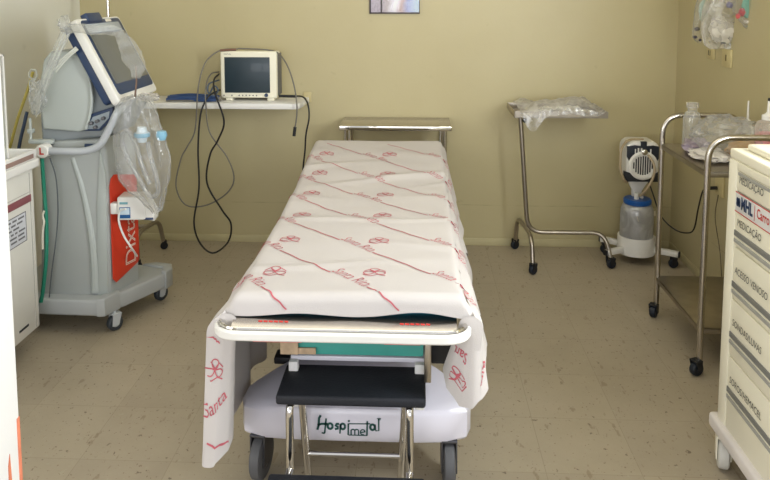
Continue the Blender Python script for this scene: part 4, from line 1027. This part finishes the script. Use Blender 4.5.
M().prism([(1.15, .672), (1.15, .615), (1.165, .585), (1.19, .610), (1.205, .640), (1.268, .640), (1.285, .610), (1.31, .585), (1.325, .615), (1.325, .672), (1.29, .68), (1.255, .676), (1.255, .70), (1.222, .70), (1.222, .676), (1.19, .68)], lambda u, v, k: V((u, 3.939 + k * .02, v)), .002).done('control_panel', black_navy, hd)
M().lathe((1.237, 3.945, .568), [(.080, .006), (.080, -.010), (.070, -.016), (.058, -.014), (.056, -.006), (.001, -.006)], 32, 'y', False).done('fan_ring', white_pl, hd)
m = M()
for i in range(-4, 5):
    x = 1.237 + i * .0125; hh = math.sqrt(max(0, .053 ** 2 - (i * .0125) ** 2)); m.box(x - .0035, x + .0035, 3.9375, 3.941, .568 - hh, .568 + hh)
m.done('vent_slot', black, hd)
m = M(); m.box(1.205, 1.212, 3.934, 3.94, .618, .665).box(1.222, 1.228, 3.934, 3.94, .618, .665).box(1.272, 1.278, 3.934, 3.94, .618, .660).box(1.19, 1.195, 3.934, 3.94, .618, .66); m.done('marking', white_pl, hd)
m = M(); m.lathe((1.240, 3.938, .645), [(.017, 0), (.016, -.014), (.010, -.018), (.001, -.018)], 20, 'y', False); m.done('gauge', chrome, hd)
m = M(); m.tube([(1.26, 3.93, .630), (1.285, 3.905, .58), (1.283, 3.90, .52), (1.262, 3.91, .46), (1.248, 3.95, .41), (1.238, 3.99, .385), (1.228, 4.0, .392)], .007, 8, smooth=7); m.tube([(1.15, 3.96, .70), (1.115, 3.93, .66), (1.108, 3.92, .60), (1.112, 3.92, .54), (1.135, 3.93, .49), (1.16, 3.96, .468)], .007, 8, smooth=7)
m.tube([(1.15, 3.96, .70), (1.19, 3.985, .704), (1.25, 3.99, .703)], .007, 8, smooth=5)
m.done('suction_tube', beige_h, su)

# ============================================================ STEEL TROLLEY, RIGHT
tr = thing('steel_trolley', 'two-shelf stainless steel trolley on black casters against the right wall', 'trolley', (1.3, 3.0, 0))
for y in (2.78, 3.30):
    M().tube(fillet([(1.119, y, .055), (1.119, y, .955), (1.478, y, .955), (1.478, y, .055)], .095, 10), .0125, 14).done('end_frame', steel, tr)
for x in (1.119, 1.474):
    for y in (2.78, 3.30): caster(tr, x - .012, y - .006, .028, .026, .8 + y, h=.062)
def shelf(z, lip):
    m = M(); m.box(1.112, 1.482, 2.772, 3.308, z - .004, z, .001)
    m.box(1.112, 1.115, 2.772, 3.308, z - .022, z + lip, .001).box(1.479, 1.482, 2.772, 3.308, z - .022, z + lip, .001)
    m.box(1.112, 1.482, 2.772, 2.775, z - .022, z + lip, .001).box(1.112, 1.482, 3.305, 3.308, z - .022, z + lip, .001)
    return m.done('shelf', steel_d, tr)
shelf(.822, .0); shelf(.195, .0)
# contents of the upper shelf
blob((1.305, 3.04, .905), .140, .155, .085, 2, .22, 26, 2.2, .8235).done('plastic_bag', bag_m, None, 'large puffed clear plastic bag on the upper shelf of the steel trolley', 'plastic bag')
blob((1.205, 3.10, .850), .058, .08, .032, 8, .35, 18, 2.5, .8235).done('glove_packet', mat('purple_grey_packet', rgb(150, 138, 150), .5, var=.4, scale=30), None, 'purple-grey packet inside the clutter at the left end of the trolley shelf', 'packet')
blob((1.21, 2.98, .842), .072, .11, .022, 3, .35, 18, 2.5, .8235).done('gauze_packet', mat('white_packet', rgb(206, 200, 192), .5, var=.12, scale=30), None, 'flat white packet beside the big clear bag on the trolley', 'packet')
blob((1.36, 2.95, .866), .09, .10, .044, 12, .2, 18, 2.0, .8235).done('kraft_packet', mat('tan_packet', rgb(196, 158, 104), .6, var=.15, scale=10), None, 'tan packet visible beneath the clear bag on the trolley', 'packet')
t = thing('saline_bottle', 'clear squat bottle with a wide cap behind the clutter on the trolley shelf', 'bottle', (1.2, 3.24, .823))
M().lathe((1.222, 3.23, .823), [(.001, 0), (.036, 0), (.038, .006), (.038, .13), (.030, .155), (.020, .162), (.020, .178)], 22, caps=False).done('bottle_body', film('clear_bottle', (.85, .86, .85, 1), .25, .1, 5, .5, .3), t)
M().lathe((1.222, 3.23, .823), [(.001, .178), (.026, .178), (.026, .200), (.001, .202)], 20, caps=False).done('cap', bag_w, t)
t = thing('pink_soap_bottle', 'squeeze bottle of pink liquid with a dark-tipped nozzle, on the trolley near the drawer cart', 'bottle', (1.43, 2.98, .823))
bc_ = (1.395, 2.90)
milky = film('milky_bottle', (.9, .88, .84, 1), .35, .2, 4, .45, .2)
M().lathe((*bc_, .823), [(.001, 0), (.044, 0), (.047, .006), (.047, .15), (.040, .172), (.022, .182)], 24, caps=False).done('bottle_body', milky, t)
M().lathe((*bc_, .823), [(.001, .080), (.045, .080), (.045, .128), (.001, .128)], 24, caps=False).done('liquid', pink, t)
M().lathe((*bc_, .823), [(.001, .003), (.044, .003), (.044, .079), (.001, .079)], 24, caps=False).done('paper_label', mat('cream_label', rgb(222, 212, 196), .7), t)
M().lathe((*bc_, .823), [(.024, .182), (.024, .200), (.012, .206), (.006, .214), (.0045, .262), (.001, .262)], 18, caps=False).done('nozzle_cap', white_pl, t)
M().lathe((*bc_, .823), [(.005, .258), (.005, .268), (.001, .270)], 10, caps=False).done('nozzle_tip', black, t)
t = thing('nozzle_flask', 'translucent flask with a long thin white spout between the clear bag and the pink bottle', 'bottle', (1.385, 3.02, .823))
fc = (1.415, 3.12)
M().lathe((*fc, .823), [(.001, 0), (.050, 0), (.053, .006), (.052, .075), (.035, .105), (.016, .122), (.014, .130)], 22, caps=False).done('bottle_body', milky, t)
M().lathe((*fc, .823), [(.016, .13), (.012, .142), (.005, .150), (.0035, .225), (.001, .226)], 14, caps=False).done('spout', white_pl, t)

# ============================================================ RIGHT WALL FITTINGS AND HANGING BAGS
def wplate(y, z, w_, h_, label, kind):
    t = thing('wall_outlet' if kind != 'switch' else 'light_switch', label, 'outlet' if kind != 'switch' else 'switch', (XR, y, z - h_ / 2))
    M().box(XR - .009, XR, y - w_ / 2, y + w_ / 2, z - h_ / 2, z + h_ / 2, .002).done('cover_plate', almond, t)
    return t
t = wplate(3.735, 1.212, .085, .075, 'upper left wall outlet with two slots, under the hanging bags on the right wall', 'outlet')
m = M(); m.box(XR - .0105, XR - .0085, 3.755, 3.760, 1.192, 1.218).box(XR - .0105, XR - .0085, 3.735, 3.740, 1.192, 1.218); m.done('slot', ink, t)
t = wplate(3.545, 1.195, .105, .088, 'almond light switch right of the slotted outlet on the right wall', 'switch')
M().box(XR - .012, XR - .008, 3.541, 3.549, 1.182, 1.212, .001).done('toggle', mat('dark_toggle', rgb(110, 92, 52), .5), t)
t = wplate(3.56, .565, .10, .11, 'low almond outlet with a black plug on the right wall behind the trolley', 'outlet')
t = thing('corner_cable', 'black cable with plug running from the low outlet down to the suction unit', 'cable', (1.47, 3.7, .2))
M().tube([(XR - .012, 3.575, .545), (XR - .055, 3.575, .543)], .009, 10).done('plug', black, t)
m = M(); m.tube([(XR - .055, 3.575, .543), (XR - .07, 3.60, .52), (XR - .05, 3.70, .40), (XR - .035, 3.78, .27), (XR - .045, 3.84, .225), (XR - .09, 3.90, .222), (XR - .15, 3.95, .28), (1.31, 3.985, .40), (1.29, 4.0, .465)], .004, 8, smooth=8); m.done('cord', blk_cable, t)
cable('thin_wall_cable', [(XR - .012, 3.555, .515), (XR - .02, 3.56, .40), (XR - .015, 3.50, .25), (XR - .02, 3.45, .12), (XR - .01, 3.44, .02)], .0025, mat('olive_cable', rgb(96, 86, 64), .5), 'thin olive cable running down the right wall below the low outlet')

def wbag(name, label, outline, Y, thick, seed, mt):
    c = V(((outline[-1][1] + outline[-1][2]) / 2, Y, outline[-1][0]))
    t = thing(name, label, 'plastic bag', tuple(c), 'clear bags hanging on the right wall'); bagsurf('bag_film', outline, Y, thick, seed, mt, t, .008, folds=6)
    top_ = V(((outline[0][1] + outline[0][2]) / 2, Y, outline[0][0]))
    M().tube([top_, V((XR - .004, top_.y, top_.z + .02))], .004, 8).done('wall_hook', steel_d, t)
    return t
t = wbag('hanging_bag', 'slim clear bag with dark specks, leftmost of the bags hanging on the right wall', [(1.7042, 1.4817, 1.5014), (1.6246, 1.4507, 1.5344), (1.5246, 1.4153, 1.529), (1.3988, 1.3957, 1.5049), (1.3331, 1.3884, 1.4879), (1.2823, 1.3905, 1.4702), (1.2569, 1.4214, 1.4513)], 3.72, .035, 2.2, bag_m)
for (a, p_, s_) in ((1, V((1.4135, 3.72, 1.328)), .010), (2, V((1.4052, 3.72, 1.2873)), .008), (3, V((1.4308, 3.72, 1.2721)), .006)):
    blob((p_.x, p_.y, p_.z), s_ * 1.4, s_, s_, a, .3, 8).done('dark_cap', mat('dark_cap_plastic', rgb(70, 62, 80), .5), t)
p_ = V((1.4393, 3.72, 1.4241)); blob((p_.x, p_.y, p_.z), .022, .015, .05, 3, .3, 12).done('mint_wrapper', mat('mint_wrapper', rgb(176, 200, 184), .5), t)
t = wbag('hanging_bag', 'pale puffy clear bag hanging between the slim bag and the teal-filled bag', [(1.7588, 1.4364, 1.4642), (1.6461, 1.4134, 1.5065), (1.5233, 1.386, 1.5308), (1.4044, 1.363, 1.527), (1.3231, 1.357, 1.5496), (1.2655, 1.3688, 1.5616), (1.2414, 1.3981, 1.5534)], 3.52, .050, 5.1, bag_w)
p_ = V((1.4553, 3.52, 1.3327)); blob((p_.x, p_.y, p_.z), .055, .03, .060, 7, .35, 16).done('gauze', mat('pale_gauze', rgb(214, 208, 196), .8), t)
p_ = V((1.4482, 3.485, 1.2726)); blob((p_.x, p_.y, p_.z), .014, .006, .004, 2, .2, 8).done('dark_print', ink_soft, t)
t = wbag('hanging_bag', 'tapering clear bag with teal and red packets, rightmost of the bags on the right wall', [(1.7376, 1.4423, 1.5836), (1.6123, 1.4259, 1.5988), (1.5131, 1.3993, 1.6127), (1.4407, 1.4249, 1.603), (1.3952, 1.4538, 1.5786), (1.3588, 1.4823, 1.5671), (1.3405, 1.5055, 1.5457)], 3.36, .045, 8.4, bag_m)
for (a, p_, rx, rz, c_) in ((1, V((1.5139, 3.36, 1.4452)), .040, .055, rgb(96, 168, 152)), (2, V((1.4748, 3.36, 1.4225)), .014, .018, rgb(188, 62, 74)), (3, V((1.4578, 3.36, 1.4043)), .010, .012, rgb(214, 96, 96)), (4, V((1.4176, 3.36, 1.4542)), .014, .014, rgb(120, 116, 138)), (5, V((1.5082, 3.36, 1.377)), .024, .010, rgb(222, 216, 206)), (6, V((1.518, 3.36, 1.3588)), .020, .010, rgb(126, 158, 160)), (7, V((1.5403, 3.36, 1.3589)), .012, .012, rgb(222, 162, 128))):
    blob((p_.x, p_.y, p_.z), rx, .014, rz, a, .25, 12).done('packet', mat('packet_%d' % a, c_, .5), t)

# ============================================================ DRAWER CART
dc = thing('drawer_cart', 'cream emergency drawer cart with Portuguese drawer labels, cut by the right edge of the photo', 'drawer cart', (1.2, 1.93, 0))
FX = .972; y0, y1 = 1.62, 2.232
body = M().box(FX, 1.42, y0, y1, .135, 1.00, .006).done('body', cream_pl, dc)
m = M(); m.box(FX - .006, 1.43, y0 - .01, y1 + .006, 1.0, 1.030, .006, 3); m.done('worktop', cream_pl, dc)
m = M(); m.box(FX + .03, 1.42, y0, y1 - .03, 1.030, 1.050, .006, 3); m.done('top_tray', cream_pl, dc)
M().box(FX - .026, 1.45, y0 - .03, y1 + .030, .112, .160, .012, 4).done('bumper_base', mat('cream_lilac_bumper', rgb(224, 218, 214), .4), dc)
# face frame: the two upright posts and the drawers set between them
ya, yb = y0 + .03, 2.176
M().box(FX - .010, FX + .002, yb, y1 - .001, .148, 1.0, .003).done('corner_post', cream_pl, dc)
M().box(FX - .010, FX + .002, y0, ya, .148, 1.0, .003).done('corner_post', cream_pl, dc)
M().box(FX - .010, FX + .002, ya, yb, .975, 1.0, .003).done('top_rail', cream_pl, dc)
def FP(yc, z): return lambda u, v: V((FX - .0108, yc - u, z + v))
def drawer(z0, z1, txt, tz, size, bands, ty=2.155):
    d = M().box(FX - .008, FX + .01, ya + .002, yb - .002, z0 + .0015, z1 - .0015, .002).done('drawer', cream_pl, dc)
    if bands:
        M().box(FX - .0115, FX - .007, ya + .004, yb - .004, bands - .017, bands, .001).done('grip_groove', band_g, d)
        M().box(FX - .0115, FX - .007, ya + .004, yb - .004, bands - .037, bands - .026, .001).done('lower_groove', band_l, d)
    if txt:
        m = M(); m.text(txt, size, lambda u, v: V((FX - .0112, ty - u, tz + v)), shear=.12, sx=.84, bold=-.0001, align='LEFT'); m.done('drawer_label', ink, d, recalc=False)
    return d
d1 = drawer(.912, .975, 'MEDICAÇÃO', .950, .031, None)
M().box(FX - .0115, FX - .007, ya + .01, yb - .012, .962, .972, .002).done('grip_groove', band_l, d1)
sg = M().box(FX - .0105, FX - .006, ya + .002, yb - .002, .852, .910, .001).done('sign_strip', mat('sign_white', rgb(222, 222, 220), .5), dc, label='white sign strip with MHL lettering')
m = M(); m.box(FX - .0112, FX - .0100, ya + .002, yb - .002, .9085, .911).box(FX - .0112, FX - .0100, ya + .002, yb - .002, .850, .8525); m.done('sign_border', redtx, sg)
m = M(); m.text('MHL', .050, lambda u, v: V((FX - .0114, 2.135 - u, .882 + v)), sx=.75, bold=.0020, align='LEFT')
for a in range(4):
    an = math.radians(45 + 90 * a); cxx, czz = 2.152 + .008 * math.cos(an), .882 + .008 * math.sin(an)
    m._geom([V((FX - .0114, cxx + .0085 * math.cos(k * math.pi / 5), czz + .0085 * math.sin(k * math.pi / 5))) for k in range(10)], [list(range(10))])
m.done('sign_letters', navy_ink, sg, recalc=False)
m = M(); m.text('Carro', .040, lambda u, v: V((FX - .0114, 2.035 - u, .884 + v)), sx=.75, bold=.0006, align='LEFT'); m.box(FX - .0116, FX - .0110, 2.047, 2.049, .858, .903); m.done('red_letters', redtx, sg, recalc=False)
drawer(.742, .850, 'MEDICAÇÃO', .820, .031, .792)
drawer(.578, .740, 'ACESSO VENOSO', .672, .031, .632)
drawer(.395, .576, 'SONDAS/LUVAS', .508, .031, .472)
drawer(.155, .393, 'SOROS/HEMACEL', .325, .031, .295)
for x, y in ((.978, 2.212), (1.36, 2.19), (1.01, 1.67), (1.36, 1.67)):
    caster(dc, x, y, .050, .034, 1.25, h=.116, fork=cream_pl, wheel=mat('pale_grey_wheel', rgb(206, 204, 196), .5))
